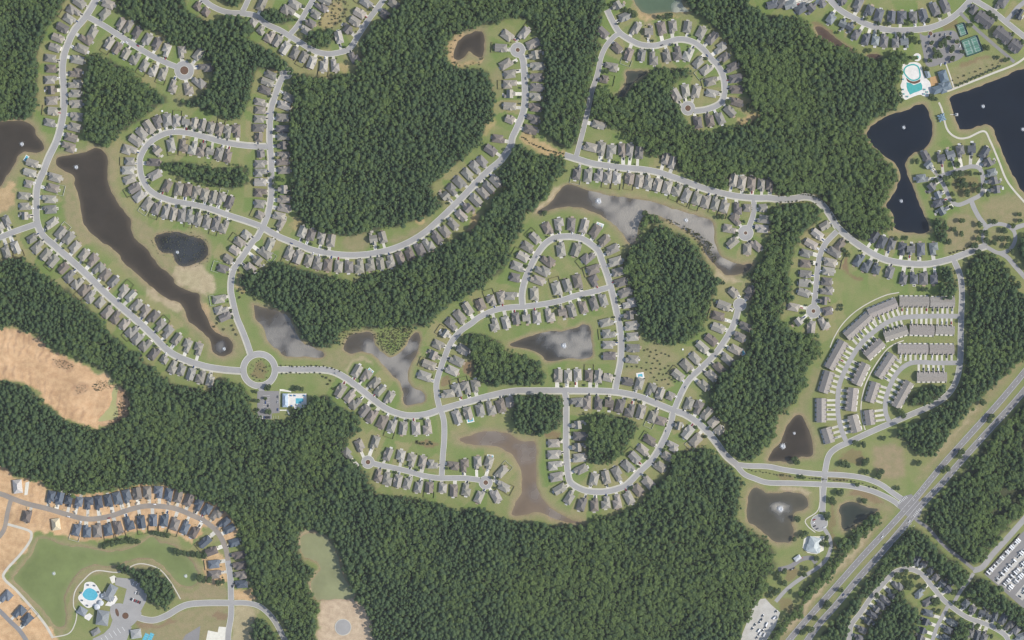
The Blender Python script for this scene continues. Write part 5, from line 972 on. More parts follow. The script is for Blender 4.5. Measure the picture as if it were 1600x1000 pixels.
# front-yard trees and foundation shrubs beside houses
yr = random.Random(5); ny_ = 0
for h in HOUSES:
    if h['pal'] == N_ : continue
    f, t = h['f'], np.array([-h['f'][1], h['f'][0]])
    if yr.random() < .5 and ny_ < 275:
        sd = yr.choice((-1,1)); off = h['gap'] - yr.uniform(2.2, 4.5); p = np.array(h['p'])+f*off+t*sd*yr.uniform(4.5,6.5)
        if off > 8 and free(*p, 1.2, 6.5):
            ny_ += 1; tree(*p, yr.uniform(.32,.8), 'yard tree by '+h['hid'], 'small front-yard trees', 'yard_tree')
sh = []
for h in HOUSES:
    f, t = h['f'], np.array([-h['f'][1], h['f'][0]])
    for q in range(yr.choice((1,2,3,3,4))):
        p = np.array(h['p'])+f*(9.6*h['sy']+yr.uniform(.4,1.2))*yr.choice((1,1,-1))+t*yr.uniform(-6,6); sh.append((p[0], p[1], yr.uniform(.5,1.1)))
for x, y in T(800,500,[(850,185),(870,200),(900,190),(830,190),(860,225),(905,215),(935,205),(960,215),(985,225),(890,240),(910,255),(845,265),(880,270),(925,275),(980,285),(960,300),(900,300),(870,330),(920,335),(945,340),(940,375),(960,370),(985,360),(1000,375),(980,400),(1020,385),(965,335),(720,290),(750,292),(780,290),(810,300),(840,310),(870,305),(930,310),(890,360),(910,375),(1035,345)]): sh.append((x, y, 1.3))
for pl, step in (([(1218,306),(1250,303),(1275,308),(1294,322),(1304,344)],5),([(1215,316),(1250,315),(1275,318)],6),([(440,572),(470,572),(505,573),(530,579)],7),([(440,583),(470,583),(500,583)],8),([(1484,396),(1505,390),(1522,383)],3),([(1170,734),(1230,744),(1280,748),(1330,752),(1370,763)],6),([(1480,128),(1560,98)],9),([(815,214),(835,226),(860,236),(880,240)],4)):
    for p in spline(pl, step)[::1]: sh.append((p[0]+yr.uniform(-1,1), p[1]+yr.uniform(-1,1), yr.uniform(.8,1.6)))
for x, y in T(0,250,[(1490,690),(1520,720),(1490,820),(1520,830),(1500,860),(1440,940)])+T(0,500,[(1450,35),(1460,60),(1400,60),(1480,90),(1340,40),(1360,20)])+T(400,500,[(440,360),(450,400),(480,430),(465,380),(420,350),(1010,770),(1030,772),(1050,773),(1075,775),(1100,776),(1010,760),(1090,765)]): sh.append((x, y, 1.7))
xy = np.array([s[:2] for s in sh]); sz = np.array([s[2] for s in sh]); n = len(xy)
tag(scatter('shrubbery', xy, rng.integers(0,3,n), np.stack([sz,sz,sz*.9],-1), np.clip(rng.normal(-.2,.3,n),-.6,.6), GN_S), 'countless small foundation shrubs and border plants around houses and kerbs', kind='stuff')

# ------------------------------------------------------------------ amenities
def poly_sheet(name, pts, z, mat, label, smooth=0, kind='structure', cat=None, zb=None):
    c = spline(pts, smooth, True) if smooth else np.array(pts, float)
    q = [P(*p) for p in c]; mb = MB(); n = len(q)
    mb.add([(*p, z) for p in q], [tuple(range(n))])
    if zb is not None: mb.add([(*p, zb) for p in q]+[(*p, z) for p in q], [(i, (i+1) % n, n+(i+1) % n, n+i) for i in range(n)])
    return tag(obj(name, mb.me(name, mat)), label, cat, kind=kind)
def poly_roof(name, parent, pts, z, mat, col):   # flat-ish canopy polygon
    q = [P(*p) for p in pts]; n = len(q); mb = MB(); cx = sum(a for a,_ in q)/n; cy = sum(b for _,b in q)/n
    mb.add([(*p, z) for p in q]+[(cx,cy,z+2.2)]+[(*p, z-.3) for p in q], [(i,(i+1)%n,n) for i in range(n)]+[(n+1+i,n+1+(i+1)%n,(i+1)%n,i) for i in range(n)])
    o = obj(name, mb.me(name, mat), parent); o.color = (*col, 1); return o
def hall(name, c, ln, dp, ang, e, pitch, col, label, mat='metalroof', hip=(1,1), wing=None, cat='building', wall=(.62,.6,.56), chim=False):
    t = obj(name, None, None, (*P(*c), 0), R(ang)); tag(t, label, cat)
    w, r, k = MB(), MB(), MB(); w.box(-ln/2, -dp/2, 0, ln/2, dp/2, e-.1); r.hip(-ln/2-.7, -dp/2-.7, ln/2+.7, dp/2+.7, e, pitch, hip, 0, .3, k)
    if wing:
        for (x0,y0,x1,y1,e2,p2) in wing: w.box(x0,y0,0,x1,y1,e2-.12); r.hip(x0-.6,y0-.6,x1+.6,y1+.6,e2,p2,hip,0,.3,k)
    ro = obj('roof', r.me('roof', M[mat]), t); ro.color = (*col, 1); rc = obj('ridge_cap', k.me('ridge_cap', M['ridge']), ro); rc.color = (*[x*1.15 for x in col], 1)
    wo = obj('wall', w.me('wall', M['wall']), t); wo.color = (*wall, 1)
    d = MB(); d.box(-1, dp/2-.02, 0, 1, dp/2+.06, 2.4); d.box(-ln/2+1.2, dp/2-.02, .9, -ln/2+3, dp/2+.05, 2.2); obj('door', d.me('entrance_door', M['glass']), wo)
    return t
def pool(c, w, l, ang, deck, label, wm='bluewater', deckcol='white_deck'):
    t = obj('swimming_pool', None, None, (*P(*c), 0), R(ang)); tag(t, label, 'pool')
    d = MB(); dw, dl = w/2+deck, l/2+deck
    d.box(-dl,-dw,0,dl,-w/2,.16); d.box(-dl,w/2,0,dl,dw,.16); d.box(-dl,-w/2,0,-l/2,w/2,.16); d.box(l/2,-w/2,0,dl,w/2,.16)
    obj('deck', d.me('pool_deck', M[deckcol]), t); q = MB(); q.box(-l/2,-w/2,-.1,l/2,w/2,.08); obj('water', q.me('pool_water', M[wm]), t)
POOLS = [((579,579.5),4,8,-40,1,'behind the second house from the roundabout'),((735,656.5),4.5,8.5,12,1.6,'above the hooked tan pond'),((766,713.5),4,8,-5,1.2,'near the east forest-edge circle'),((1000.5,587),5,7,10,2.4,'in a white fenced yard below the horseshoe'),((1160,550),5,9,-60,1,'against the eastern wood'),((937,352),4,8,-20,2,'on the top of the horseshoe'),((1157,275.5),3.5,9,-8,.8,'behind the collector houses'),((41,247.5),4,8,60,1,'beside the western brown pond')]
for c, w, l, a, dk, lab in POOLS: pool(c, w, l, a, dk, 'small turquoise backyard pool '+lab)
# central amenity: car park, white deck, pool, bath house
poly_sheet('parking_lot', [(402,611),(436,611),(437,645),(425,646),(425,655),(402,655)], .22, M['asphalt_dark'], 'asphalt car park south of the large roundabout')
poly_sheet('pool_deck', [(442,615),(479,615),(479,637),(470,637),(470,639),(460,639),(459,635),(442,634)], .14, M['white_deck'], 'white sun deck of the central amenity pool', zb=0)
poly_sheet('pool_deck', [(437,608),(442,608),(455,611),(455,613),(438,611),(437,640),(450,640),(453,648),(451,648),(448,642),(437,642)], .12, M['concrete'], 'concrete walk around the central bath house', zb=0)
hall('bath_house', (446,625.5), 20, 7.5, 90, 3.4, .5, (.34,.42,.5), 'pale blue-roofed bath house at the central amenity pool')
t = obj('swimming_pool', None, None, (*P(468,626.5), 0)); tag(t, 'turquoise central amenity pool on the white deck', 'pool')
q = MB(); q.box(-6,-4.2,.1,3,4.2,.2); q.box(3,-1.5,.1,6,4.2,.21); obj('water', q.me('amenity_pool_water', M['bluewater']), t)
q = MB(); q.box(-6.6,4.2,.1,6.6,4.8,.26); q.box(-6.6,-4.8,.1,3.2,-4.2,.26); q.box(-6.6,-4.2,.1,-6,4.2,.25); obj('coping', q.me('coping', M['white_deck']), t)
# northeast pool park
poly_sheet('pool_deck', [(1406,103),(1412,100),(1420,98),(1430,97),(1438,100),(1441,108),(1443,116),(1447,122),(1453,128),(1455,136),(1457,148),(1446,151),(1438,148),(1430,150),(1420,154),(1415,156),(1408,152),(1405,146),(1409,142),(1407,134),(1409,128),(1410,120),(1408,112)], .12, M['white_deck'], 'sprawling white deck of the northeast pool park', 3, zb=0)
mb = MB(); ring(mb, 1433, 89.5, 2.6, 6.4, .15, 36, 0, None, 0); tag(obj('splash_pad', mb.me('splash_pad', M['white_deck'])), 'round white splash pad above the northeast pools', 'splash pad')
mb = MB(); disc(mb, 1433, 89.5, 2.6, .1, 24); o = obj('water', mb.me('splash_water', M['poolwater']), bpy.data.objects['splash_pad'])
RV = np.array([(1413,108),(1418,103),(1427,101),(1434,104),(1437,112),(1437,121),(1431,125),(1424,125),(1418,121),(1413,114)], float)
rv = spline(RV, 2, True); rv2 = np.vstack([rv, rv[:1]])
t = obj('lazy_river', None, None, (0,0,0)); tag(t, 'green ring-shaped lazy river on the northeast white deck', 'pool')
o = obj('water', strip(rv2, -1.1, 1.1, .22, M['poolwater'], 'river_water'), t)
o = obj('coping', strip(rv2, 1.1, 1.7, .25, M['white_deck'], 'river_coping'), t); o = obj('coping', strip(rv2, -1.7, -1.1, .25, M['white_deck'], 'river_coping_inner'), t)
poly_sheet('planting_bed', [(1416,119),(1420,123),(1428,127),(1437,124),(1437,128),(1428,131),(1418,127)], .2, M['mulch'], 'planted rockwork between the lazy river and the big pool', 2, kind='thing', cat='planting bed', zb=.1)
t = poly_sheet('swimming_pool', [(1416.5,128.5),(1423,130),(1428,133),(1433,131),(1439,129),(1441,134),(1441,140),(1434,143),(1428,145),(1422,148),(1418,141),(1416.5,135)], .2, M['poolwater'], 'large teal irregular pool on the northeast white deck', 0, 'thing', 'pool', .1)
hall('pool_pavilion', (1473.5,120), 18, 12.5, -72, 4.2, .5, (.115,.155,.185), 'northern slate-blue roofed hall at the northeast pool park')
hall('pool_pavilion', (1471,138), 30, 11, 18, 4.2, .45, (.125,.16,.185), 'long southern slate-blue roofed hall at the northeast pool park', wing=[(-3,-8,6,8,4.6,.45)])
hall('pool_kiosk', (1449,116), 11, 6, -70, 3.2, .45, (.2,.235,.26), 'little grey-roofed kiosk between the car park and lazy river')
poly_sheet('playground', [(1453,121),(1465,118),(1467,132),(1454,135)], .11, M['playsand'], 'tan play surface between the slate-blue halls', kind='thing', cat='playground', zb=0)
t = obj('gazebo', None, None, (*P(1471,184),0)); tag(t, 'blue-grey cross-roofed gazebo on the neck between the dark lakes', 'gazebo')
w, r = MB(), MB()
for a in (20, 65, 110, 155):
    c_, s_ = math.cos(R(a)), math.sin(R(a)); L_, h_ = (7.5, 5.2) if a in (65, 155) else (5.5, 4.8)
    q = [(-L_,-1.6,3),(L_,-1.6,3),(L_,1.6,3),(-L_,1.6,3),(-L_,0,3.9),(L_,0,3.9),(0,0,h_)]
    r.add([(x*c_-y*s_, x*s_+y*c_, z+.01*a/20) for x,y,z in q], [(0,1,6),(1,5,6),(5,2,6),(2,3,6),(3,4,6),(4,0,6)])
    for e_ in (-L_+.4, L_-.4): w.cyl(e_*c_, e_*s_, 0, 3, .12, .12, 6)
o = obj('roof', r.me('gazebo_roof', M['metalroof']), t); o.color = (.16,.24,.29,1); obj('posts', w.me('gazebo_posts', M['steel']), t)['kind'] = 'stuff'
for (x, y), lab in (((1494.5,179),'small square pier shelter at the west shore of the dark lake'),):
    t = obj('pier', None, None, (*P(x,y),0)); tag(t, lab, 'pier'); q = MB(); q.box(-2.6,-2.4,-1.5,2.6,2.4,.3); q.box(-10,-.6,-1,-2.6,.6,.28); obj('deck', q.me('pier_deck', M['path']), t); o = poly_roof('roof', t, [(800+a*2.3,500-b*2.2) for a,b in ((-1,-1),(1,-1),(1,1),(-1,1))], 2.6, M['metalroof'], (.36,.36,.36)); q = MB(); [q.cyl(a*1.9,b*1.8,.3,2.6,.09,.09,6) for a in (-1,1) for b in (-1,1)]; obj('posts', q.me('pier_posts', M['steel']), t)
# northeast car park with islands, tennis courts
poly_sheet('parking_lot', [(1437,53),(1445,56),(1465,50),(1490,48),(1498,58),(1502,70),(1508,82),(1500,92),(1482,99),(1470,100),(1458,104),(1447,102),(1442,80)], .1, M['asphalt_dark'], 'northeast car park with round planted islands', 4)
ISL = T(1200,0,[(1060,340),(1020,270),(1080,290),(1145,320),(1150,372),(1125,235),(1180,262),(1015,210)])
for i, (x, y) in enumerate(ISL):
    mb = MB(); ring(mb, x, y, 3.4, 3.9, .24, 24, 0, None, .1); disc(mb, x, y, 3.4, .2, 24, 1); tag(obj('island', mb.me('island', M['kerb'], M['mulch'])), f'planted car-park island in the northeast, {ordw(i)} round bed', kind='structure')
def court(c, w, l, ang, n, label):
    t = obj('tennis_court', None, None, (*P(*c),0), R(ang)); tag(t, label, 'tennis court')
    q = MB(); q.box(-w/2,-l/2,0,w/2,l/2,.1); obj('surround', q.me('court_surround', M['court']), t)
    u = w/n; inn, ln, net = MB(), MB(), MB()
    for i in range(n):
        x = -w/2+u*(i+.5); a, b = min(5.5, u*.36), min(11.9, l*.38); inn.box(x-a,-b,.1,x+a,b,.14)
        for y in (-b, -b*.54, b*.54, b): ln.box(x-a,y-.12,.14,x+a,y+.12,.18)
        for xx in (-a, -a*.75, a*.75, a): ln.box(x+xx-.12,-b,.141,x+xx+.12,b,.185)
        net.box(x-a-.6,-.05,.1,x+a+.6,.05,1.05)
    obj('playing_area', inn.me('playing_area', M['court2']), t); o = obj('court_lines', ln.me('court_lines', M['mark']), t); o['kind'] = 'stuff'; o = obj('net', net.me('net', M['rubber']), t); o['kind'] = 'stuff' if n > 1 else ''
    f = MB()
    for (x0,y0,x1,y1) in ((-w/2,-l/2,w/2,-l/2+.1),(-w/2,l/2-.1,w/2,l/2),(-w/2,-l/2+.1,-w/2+.1,l/2-.1),(w/2-.1,-l/2+.1,w/2,l/2-.1)): f.box(x0,y0,.1,x1,y1,3)
    o = obj('court_fence', f.me('court_fence', M['steel']), t)
court((1503.5,46.5), 13, 20, 20, 1, 'single green tennis court north of the double courts')
court((1519,72), 27, 27, 20, 2, 'double green tennis court beside the northeast car park')
# grey multi-unit blocks in the northeast
for c, ln, a, lab in (((1337.5+200,31),28,-37,'upper'),((1366.5+200,55),28,-37,'middle'),((1586,72),18,-37,'lower')):
    hall('apartment_block', c, ln, 15, a, 6.2, .45, (.125,.12,.12), f'dark-roofed white apartment block on the northeast alley, {lab} one', 'roof', (0,0), [(-ln/2+2,-10,-ln/2+9,9,5.8,.5),(ln/2-9,-10,ln/2-2,9,5.8,.5)], wall=(.7,.7,.68))
# southeast pavilion
hall('pavilion', (1271.5,851), 23, 17, 76, 4.6, .35, (.40,.44,.43), 'pale blue-grey roofed pavilion south of the round parking court', wing=[(-10,-11,-2,10,4.2,.35)])
poly_sheet('terrace', [(1256,842),(1262,838),(1280,838),(1288,838),(1287,860),(1276,866),(1262,864),(1254,856)], .1, M['concrete'], 'pale terrace around the pale-roofed pavilion', zb=0)
hall('shed', (1246,872), 10, 6, 35, 3, .4, (.45,.47,.47), 'small pale shed west of the pavilion drive', cat='shed')
# gravel yard
poly_sheet('gravel_lot', [(1180,937),(1196,935),(1205,945),(1219,957),(1212,978),(1198,1000),(1180,1030),(1150,1030),(1160,990),(1172,960)], .07, M['gravel'], 'white gravel yard in the far south cut into the forest')
# west and southwest works
hall('show_home', (28,760), 13, 20, 6, 3.2, .6, (.5,.47,.43), 'pale bare-roofed house shell at the top of the building site', 'roof', wall=(.6,.5,.35))
hall('framed_house', (88,819), 12, 17, 8, 3.2, .65, (.58,.5,.34), 'timber-framed unfinished house beside the dusty street', 'roof', wall=(.6,.48,.28))
poly_sheet('slab', [(40,754),(46,752),(43,773),(38,774)], .2, M['concrete'], 'bare concrete house slab at the top of the building site', kind='thing', cat='slab', zb=0)
# pool clubhouse
poly_sheet('pool_deck', [(122,933),(130,923),(133,911),(146,910),(156,923),(160,936),(153,944),(147,946),(137,950),(126,941)], .12, M['white_deck'], 'white scalloped deck of the southwest clubhouse pool', 3, zb=0)
t = poly_sheet('swimming_pool', [(129,929),(134,921),(141,919),(149,923),(153,930),(148,937),(140,938),(133,935)], .16, M['bluewater'], 'bright turquoise free-form pool of the southwest clubhouse', 3, 'thing', 'pool', .1)
hall('clubhouse', (161,965), 22, 18, 82, 5, .4, (.23,.245,.25), 'southern grey wing of the southwest clubhouse', 'roof')
hall('clubhouse', (173,926), 25, 13, 62, 5, .42, (.235,.25,.26), 'northern grey wing of the southwest clubhouse', 'roof', wing=[(-10,-9,-3,9,4.6,.4)])
for i, (x, y, r_) in enumerate(((152,948,5),(158,942,4.6),(162,931,4.4))):
    t = obj('pool_canopy', None, None, (*P(x,y),0)); tag(t, f'pale dome canopy by the clubhouse pool, {("southern","middle","northern")[i]} one', 'canopy')
    q = MB(); q.cyl(0,0,3.2,4.3,r_,r_*.72,14); q.cyl(0,0,4.29,5.2,r_*.7,.2,14); o = obj('roof', q.me('canopy_roof', M['metalroof']), t); o.color = (.5,.52,.53,1)
    q = MB(); [q.cyl(r_*.8*math.cos(a),r_*.8*math.sin(a),0,3.2,.14,.14,6) for a in (0,1.57,3.14,4.71)]; o = obj('posts', q.me('canopy_posts', M['steel']), t); o['kind'] = 'stuff'
hall('pool_house', (129,955), 13, 11, -30, 3.4, .45, (.24,.26,.28), 'grey hip-roofed pool house beside the turquoise pool', 'roof')
poly_sheet('terrace', [(132,962),(140,958),(145,962),(139,970),(132,966)], .1, M['white_deck'], 'white terrace of the grey pool house', zb=0)
poly_sheet('terrace', [(170,938),(181,930),(184,936),(176,948),(164,946)], .12, M['white_deck'], 'white entrance terrace between the clubhouse wings', zb=0)
poly_sheet('terrace', [(171,902),(178,899),(182,902),(180,910),(175,912)], .1, M['concrete'], 'pale terrace north of the clubhouse', zb=0)
poly_sheet('parking_lot', [(180,902),(222,906),(231,922),(228,940),(219,957),(192,944),(198,920),(180,914)], .1, M['asphalt'], 'car park in front of the southwest clubhouse')
poly_sheet('parking_lot', [(176,968),(206,980),(198,1000),(190,1020),(140,1020),(145,998),(162,990),(172,980)], .1, M['asphalt'], 'lower car park south of the clubhouse forecourt')
poly_sheet('forecourt', [(172,951),(178,944),(190,943),(206,950),(221,957),(214,970),(200,981),(186,977),(175,967)], .3, M['asphalt'], 'oval paved forecourt of the southwest clubhouse', 3)
for i, (x, y, rx, ry, a) in enumerate(((183,957,2.5,6.5,-15),(196,962,5,5,0))):
    q = [(x+rx*math.cos(t_)*math.cos(R(a))-ry*math.sin(t_)*math.sin(R(a)), y+rx*math.cos(t_)*math.sin(R(a))+ry*math.sin(t_)*math.cos(R(a))) for t_ in np.linspace(0,6.283,20)[:-1]]
    poly_sheet('island', q, .42, M['mulch'], ('slim' if i == 0 else 'square')+' planted island in the clubhouse forecourt', zb=.3)
mb = MB()
for k in range(6):
    x, y = P(160+k*6.5, 1000-k*3.6); mb.obox(x, y, R(-55), 9, .7, .1, .14)
tag(obj('parking_marking', mb.me('parking_marking', M['mark'])), 'white bay lines in the lower clubhouse car park', kind='structure')
hall('maintenance_hut', (150,987), 13, 8, 30, 3, .4, (.22,.22,.21), 'brown-grey hut at the edge of the lower clubhouse car park', 'roof', cat='hut')
hall('grey_dome_hall', (213,990), 15, 13, 8, 3.2, .3, (.34,.345,.33), 'pale low-roofed hall beside the blue courts', 'roof', cat='hall')
for i, (x, y) in enumerate(((227.5,996),(235.5,995.5))):
    t = obj('pickleball_court', None, None, (*P(x,y),0), R(-25)); tag(t, 'bright blue court at the bottom edge, '+('western' if i == 0 else 'eastern')+' one', 'court')
    q = MB(); q.box(-3.2,-6.5,0,3.2,6.5,.1); obj('surround', q.me('blue_court', M['bluewater']), t); q = MB(); [q.box(-2.6,yy-.08,.1,2.6,yy+.08,.14) for yy in (-5,-1.8,1.8,5)]; o = obj('court_lines', q.me('blue_lines', M['mark']), t); o['kind'] = 'stuff'
poly_sheet('foundation', [(279,1010),(290,992),(313,978),(310,1010)], .12, M['asphalt_dark'], 'dark graded pad at the bottom edge below the entrance drive')
poly_sheet('foundation', [(325,985),(340,988),(342,979),(355,980),(355,995),(350,1010),(320,1010)], .1, M['concrete'], 'white concrete pad beside the new street', zb=0)
UMB = [('northeast pool deck',(.16,.35,.33),[(1411,140),(1412,147),(1418,151),(1445,140),(1449,144),(1444,147),(1410,116),(1411,124)]),('clubhouse pool deck',(.12,.14,.16),[(127,926),(129,938),(137,946),(148,915),(154,925),(138,914)]),('central amenity deck',(.1,.2,.35),[(455,618),(461,618),(476,618),(477,633),(456,634)])]
up = MB(); up.cyl(0,0,0,2.3,.05,.05,5); up_me = up.me('umbrella_pole', M['steel']); uc = MB(); uc.cyl(0,0,2.1,2.7,1.5,.05,8); uc_me = uc.me('umbrella_canopy', M['patio'])
for lab, c_, pts in UMB:
    for i, (x, y) in enumerate(pts):
        t = obj('sun_umbrella', None, None, (*P(x, y), .15)); tag(t, f'sun umbrella on the {lab}, {ordw(i)} of its scatter', 'umbrella', 'sun umbrellas on the '+lab)
        o = obj('canopy', uc_me, t); o.color = (*c_, 1); obj('pole', up_me, t)
# storage yard
poly_sheet('storage_lot', [(1595,834),(1566,866),(1538,897),(1570,925),(1604,955),(1660,980),(1660,780)], .09, M['asphalt_dark'], 'paved storage yard in the lower right full of white campers')
for i, (a, b, w_) in enumerate((((1593,842),(1543,896),9),((1601,862),(1556,910),11),((1606,882),(1572,920),15),((1610,912),(1592,934),14))):
    t_ = np.array(b, float)-np.array(a); nv = np.array([-t_[1], t_[0]])/np.hypot(*t_)*w_/2
    poly_sheet('storage_strip', [tuple(np.array(a)+nv), tuple(np.array(b)+nv), tuple(np.array(b)-nv), tuple(np.array(a)-nv)], .13, M['gravel'], 'pale gravel strip of the storage yard, '+('northwest edge','second from the edge','third from the edge','southernmost')[i]+' one')
q_ = MB(); t_ = math.atan2(-(897-834), 1538-1595); q_.obox(*P(1566,865), t_, 84, .25, 0, 2.2)
tag(obj('fence', q_.me('yard_fence', M['fence'])), 'dark boundary fence along the northwest edge of the storage yard', 'fence')
def box_vehicle(name, l, w, h, col_mat, roofbits):
    q = MB(); z0 = .5
    q.add([(-l/2,-w/2,z0),(l/2,-w/2,z0),(l/2,w/2,z0),(-l/2,w/2,z0),(-l/2+.15,-w/2+.06,h),(l/2-.6,-w/2+.06,h),(l/2-.6,w/2-.06,h),(-l/2+.15,w/2-.06,h)], [(4,5,6,7),(0,1,5,4),(1,2,6,5),(2,3,7,6),(3,0,4,7)], 0)
    for x in roofbits: q.box(x-.45,-.4,h,x+.45,.4,h+.28,0)
    q.box(-l/2+1,-w/2-.01,1.4,l/2-1.6,w/2+.01,2.0,1)
    for x in (-.7,.4):
        for y in (-w/2+.1, w/2-.1): q.box(x-.36,y-.12,0,x+.36,y+.12,.72,2)
    q.box(l/2-.1,-.08,.5,l/2+1.2,.08,.62,2)
    return q.me(name, M['paint'], M['glass'], M['rubber'])
CAMP = [box_vehicle('camper', 6.4, 2.3, 2.7, 0, (-2,1)), box_vehicle('boat_trailer', 5.2, 1.9, 1.7, 0, (0,)), box_vehicle('camper_long', 8.2, 2.4, 3.4, 0, (-3,0,2.5))]
srow = [((1592,843),(1544,895),24,0),((1600,860),(1557,907),19,0),((1603,877),(1570,913),15,0),((1607,887),(1577,920),14,0),((1608,916),(1594,932),7,0)]
names = ['northwest edge row','second row','third row','fourth row','southernmost row']
for (a, b, n_, rz), rn in zip(srow, names):
    for i in range(n_):
        if lot.random() < .06: continue
        t_ = i/max(n_-1,1); x, y = a[0]+(b[0]-a[0])*t_, a[1]+(b[1]-a[1])*t_
        if x > 1608: continue
        c = obj('camper', lot.choice(CAMP), None, (*P(x, y), .1), R(-42)+lot.uniform(-.06,.06)); v = lot.choice((.75,.7,.8,.55,.3)); c.color = (v,v,v*.98,1)
        tag(c, f'white stored camper, {ordw(i)} from the upper end of the storage yard\'s {rn}', 'camper', 'campers and trailers in the storage yard')
for i in range(14):
    x, y = [(1190,968),(1187,972),(1192,962),(1188,990),(1192,985),(1196,980),(1198,975),(1183,996),(1186,985),(1213,955),(1210,965),(1176,982),(1180,976),(1194,992)][i]
    c = obj('trailer', lot.choice(CAMP[:2]), None, (*P(x,y), .08), R(55)+lot.uniform(-.2,.2)); v = lot.choice((.75,.6,.3,.8)); c.color = (v,v,v,1)
    tag(c, f'parked trailer on the white gravel yard, {ordw(i)} of the scattered ones', 'trailer', 'trailers on the white gravel yard')
# highway paint
mb = MB()
for key, d in (('r_hwyn', RD['r_hwyn']), ('r_hwys', RD['r_hwys'])):
    c, t_ = d['c'], d['t']
    for off in (-4.2, 4.2):
        nrm = np.stack([-t_[:,1], t_[:,0]], -1); a = c+nrm*off; b = c+nrm*(off+.35)
        for i in range(len(c)-1): mb.add([(*P(*q), .30) for q in (a[i],a[i+1],b[i+1],b[i])], [(0,1,2,3)])
    for i in range(0, len(c)-2, 4):
        nrm = np.stack([-t_[:,1], t_[:,0]], -1); a = c-nrm*.2; b = c+nrm*.2
        mb.add([(*P(*q), .30) for q in (a[i],a[i+1],b[i+1],b[i])], [(0,1,2,3)])
tag(obj('road_marking', mb.me('road_marking', M['mark'])), 'white edge and lane lines of the divided highway', kind='structure')
poly_sheet('road', [(1410,776),(1424,772),(1443,790),(1438,806),(1425,814),(1410,800),(1402,792)], .255, M['asphalt_dark'], 'paved crossing where the boulevard meets the divided highway')
mb = MB()
for k in range(7):
    x, y = P(1404+k*2.1, 786-k*1.6)
    mb.obox(x, y, R(-50), 4.5, .7, .26, .285)
for k in range(6):
    x, y = P(1428+k*1.9, 806-k*2.1); mb.obox(x, y, R(-45), 4, .7, .26, .285)
tag(obj('crosswalk_marking', mb.me('crosswalk_marking', M['mark'])), 'white zebra bars at the highway crossing', kind='structure')
mb = MB()
for a, b in (((1430,820),(1400,853)),((1425,817),(1395,850)),((1446,782),(1475,748)),((1425,782),(1450,752))):
    a, b = np.array(a, float), np.array(b, float); L_ = np.hypot(*(b-a)); an = math.atan2(-(b-a)[1], (b-a)[0])
    for k in range(int(L_/6)): q = a+(b-a)*(k+.5)*6/L_; mb.obox(*P(*q), an, 3.4, .4, .3, .325)
tag(obj('lane_marking', mb.me('lane_marking', M['mark'])), 'dashed turn-lane lines at the highway crossing', kind='structure')
# ------------------------------------------------------------------ cars
def car_mesh():
    q = MB()
    q.add([(-2.2,-.9,.35),(2.2,-.9,.35),(2.2,.9,.35),(-2.2,.9,.35),(-2.25,-.85,.85),(2.2,-.85,.78),(2.2,.85,.78),(-2.25,.85,.85),(-2.1,-.8,.98),(.9,-.8,1.0),(.9,.8,1.0),(-2.1,.8,.98)],
          [(0,1,5,4),(1,2,6,5),(2,3,7,6),(3,0,4,7),(4,5,9,8),(5,6,10,9),(6,7,11,10),(7,4,8,11),(8,9,10,11)], 0)
    q.add([(-1.7,-.76,.98),(1.0,-.76,1.0),(1.0,.76,1.0),(-1.7,.76,.98),(-1.3,-.62,1.45),(.35,-.62,1.46),(.35,.62,1.46),(-1.3,.62,1.45)], [(0,1,5,4),(1,2,6,5),(2,3,7,6),(3,0,4,7)], 1)
    q.box(-1.32,-.63,1.45,.37,.63,1.5,0,False)
    for x in (-1.4,1.35):
        for y in (-.82,.82):
            n0 = len(q.v); r_ = .34; q.add([(x+r_*math.cos(k*.785), y-.1, .34+r_*math.sin(k*.785)) for k in range(8)]+[(x+r_*math.cos(k*.785), y+.1, .34+r_*math.sin(k*.785)) for k in range(8)], [tuple(range(8)),tuple(range(15,7,-1))]+[(k,(k+1)%8,8+(k+1)%8,8+k) for k in range(8)], 2)
    return q.me('parked_car', M['paint'], M['glass'], M['rubber'])
CAR = car_mesh(); CC = [((.75,.75,.74),'white'),((.35,.36,.37),'silver'),((.03,.03,.035),'black'),((.1,.105,.11),'dark grey'),((.3,.03,.03),'red'),((.04,.07,.18),'blue'),((.75,.75,.74),'white'),((.03,.03,.035),'black')]
def car(x, y, rz, label, group, name='parked_car'):
    c, w_ = lot.choice(CC); o = obj(name, CAR, None, (x, y, .12), rz); o.color = (*c, 1); tag(o, w_+' '+label, 'car', group)
nc = 0
for h in HOUSES:
    if 'dr' in h and lot.random() < (.46 if h['pal'] != N_ else .3) and h['dr'][2] > 4 and nc < 285:
        x, y, L = h['dr']; rz = h['rz']; k = min(L*.45, 3.5); s_ = lot.choice((-1.2,1.2,0)); c_, sn = math.cos(rz), math.sin(rz)
        car(x+c_*s_-sn*k, y+sn*s_+c_*k, rz+math.pi/2, 'car at '+h['hid'], 'cars parked on driveways'); nc += 1
for x, y, rz, lab in globals().get('CARS_T', []): car(x, y, rz+math.pi/2, 'car on '+lab, 'cars parked at the townhouses')
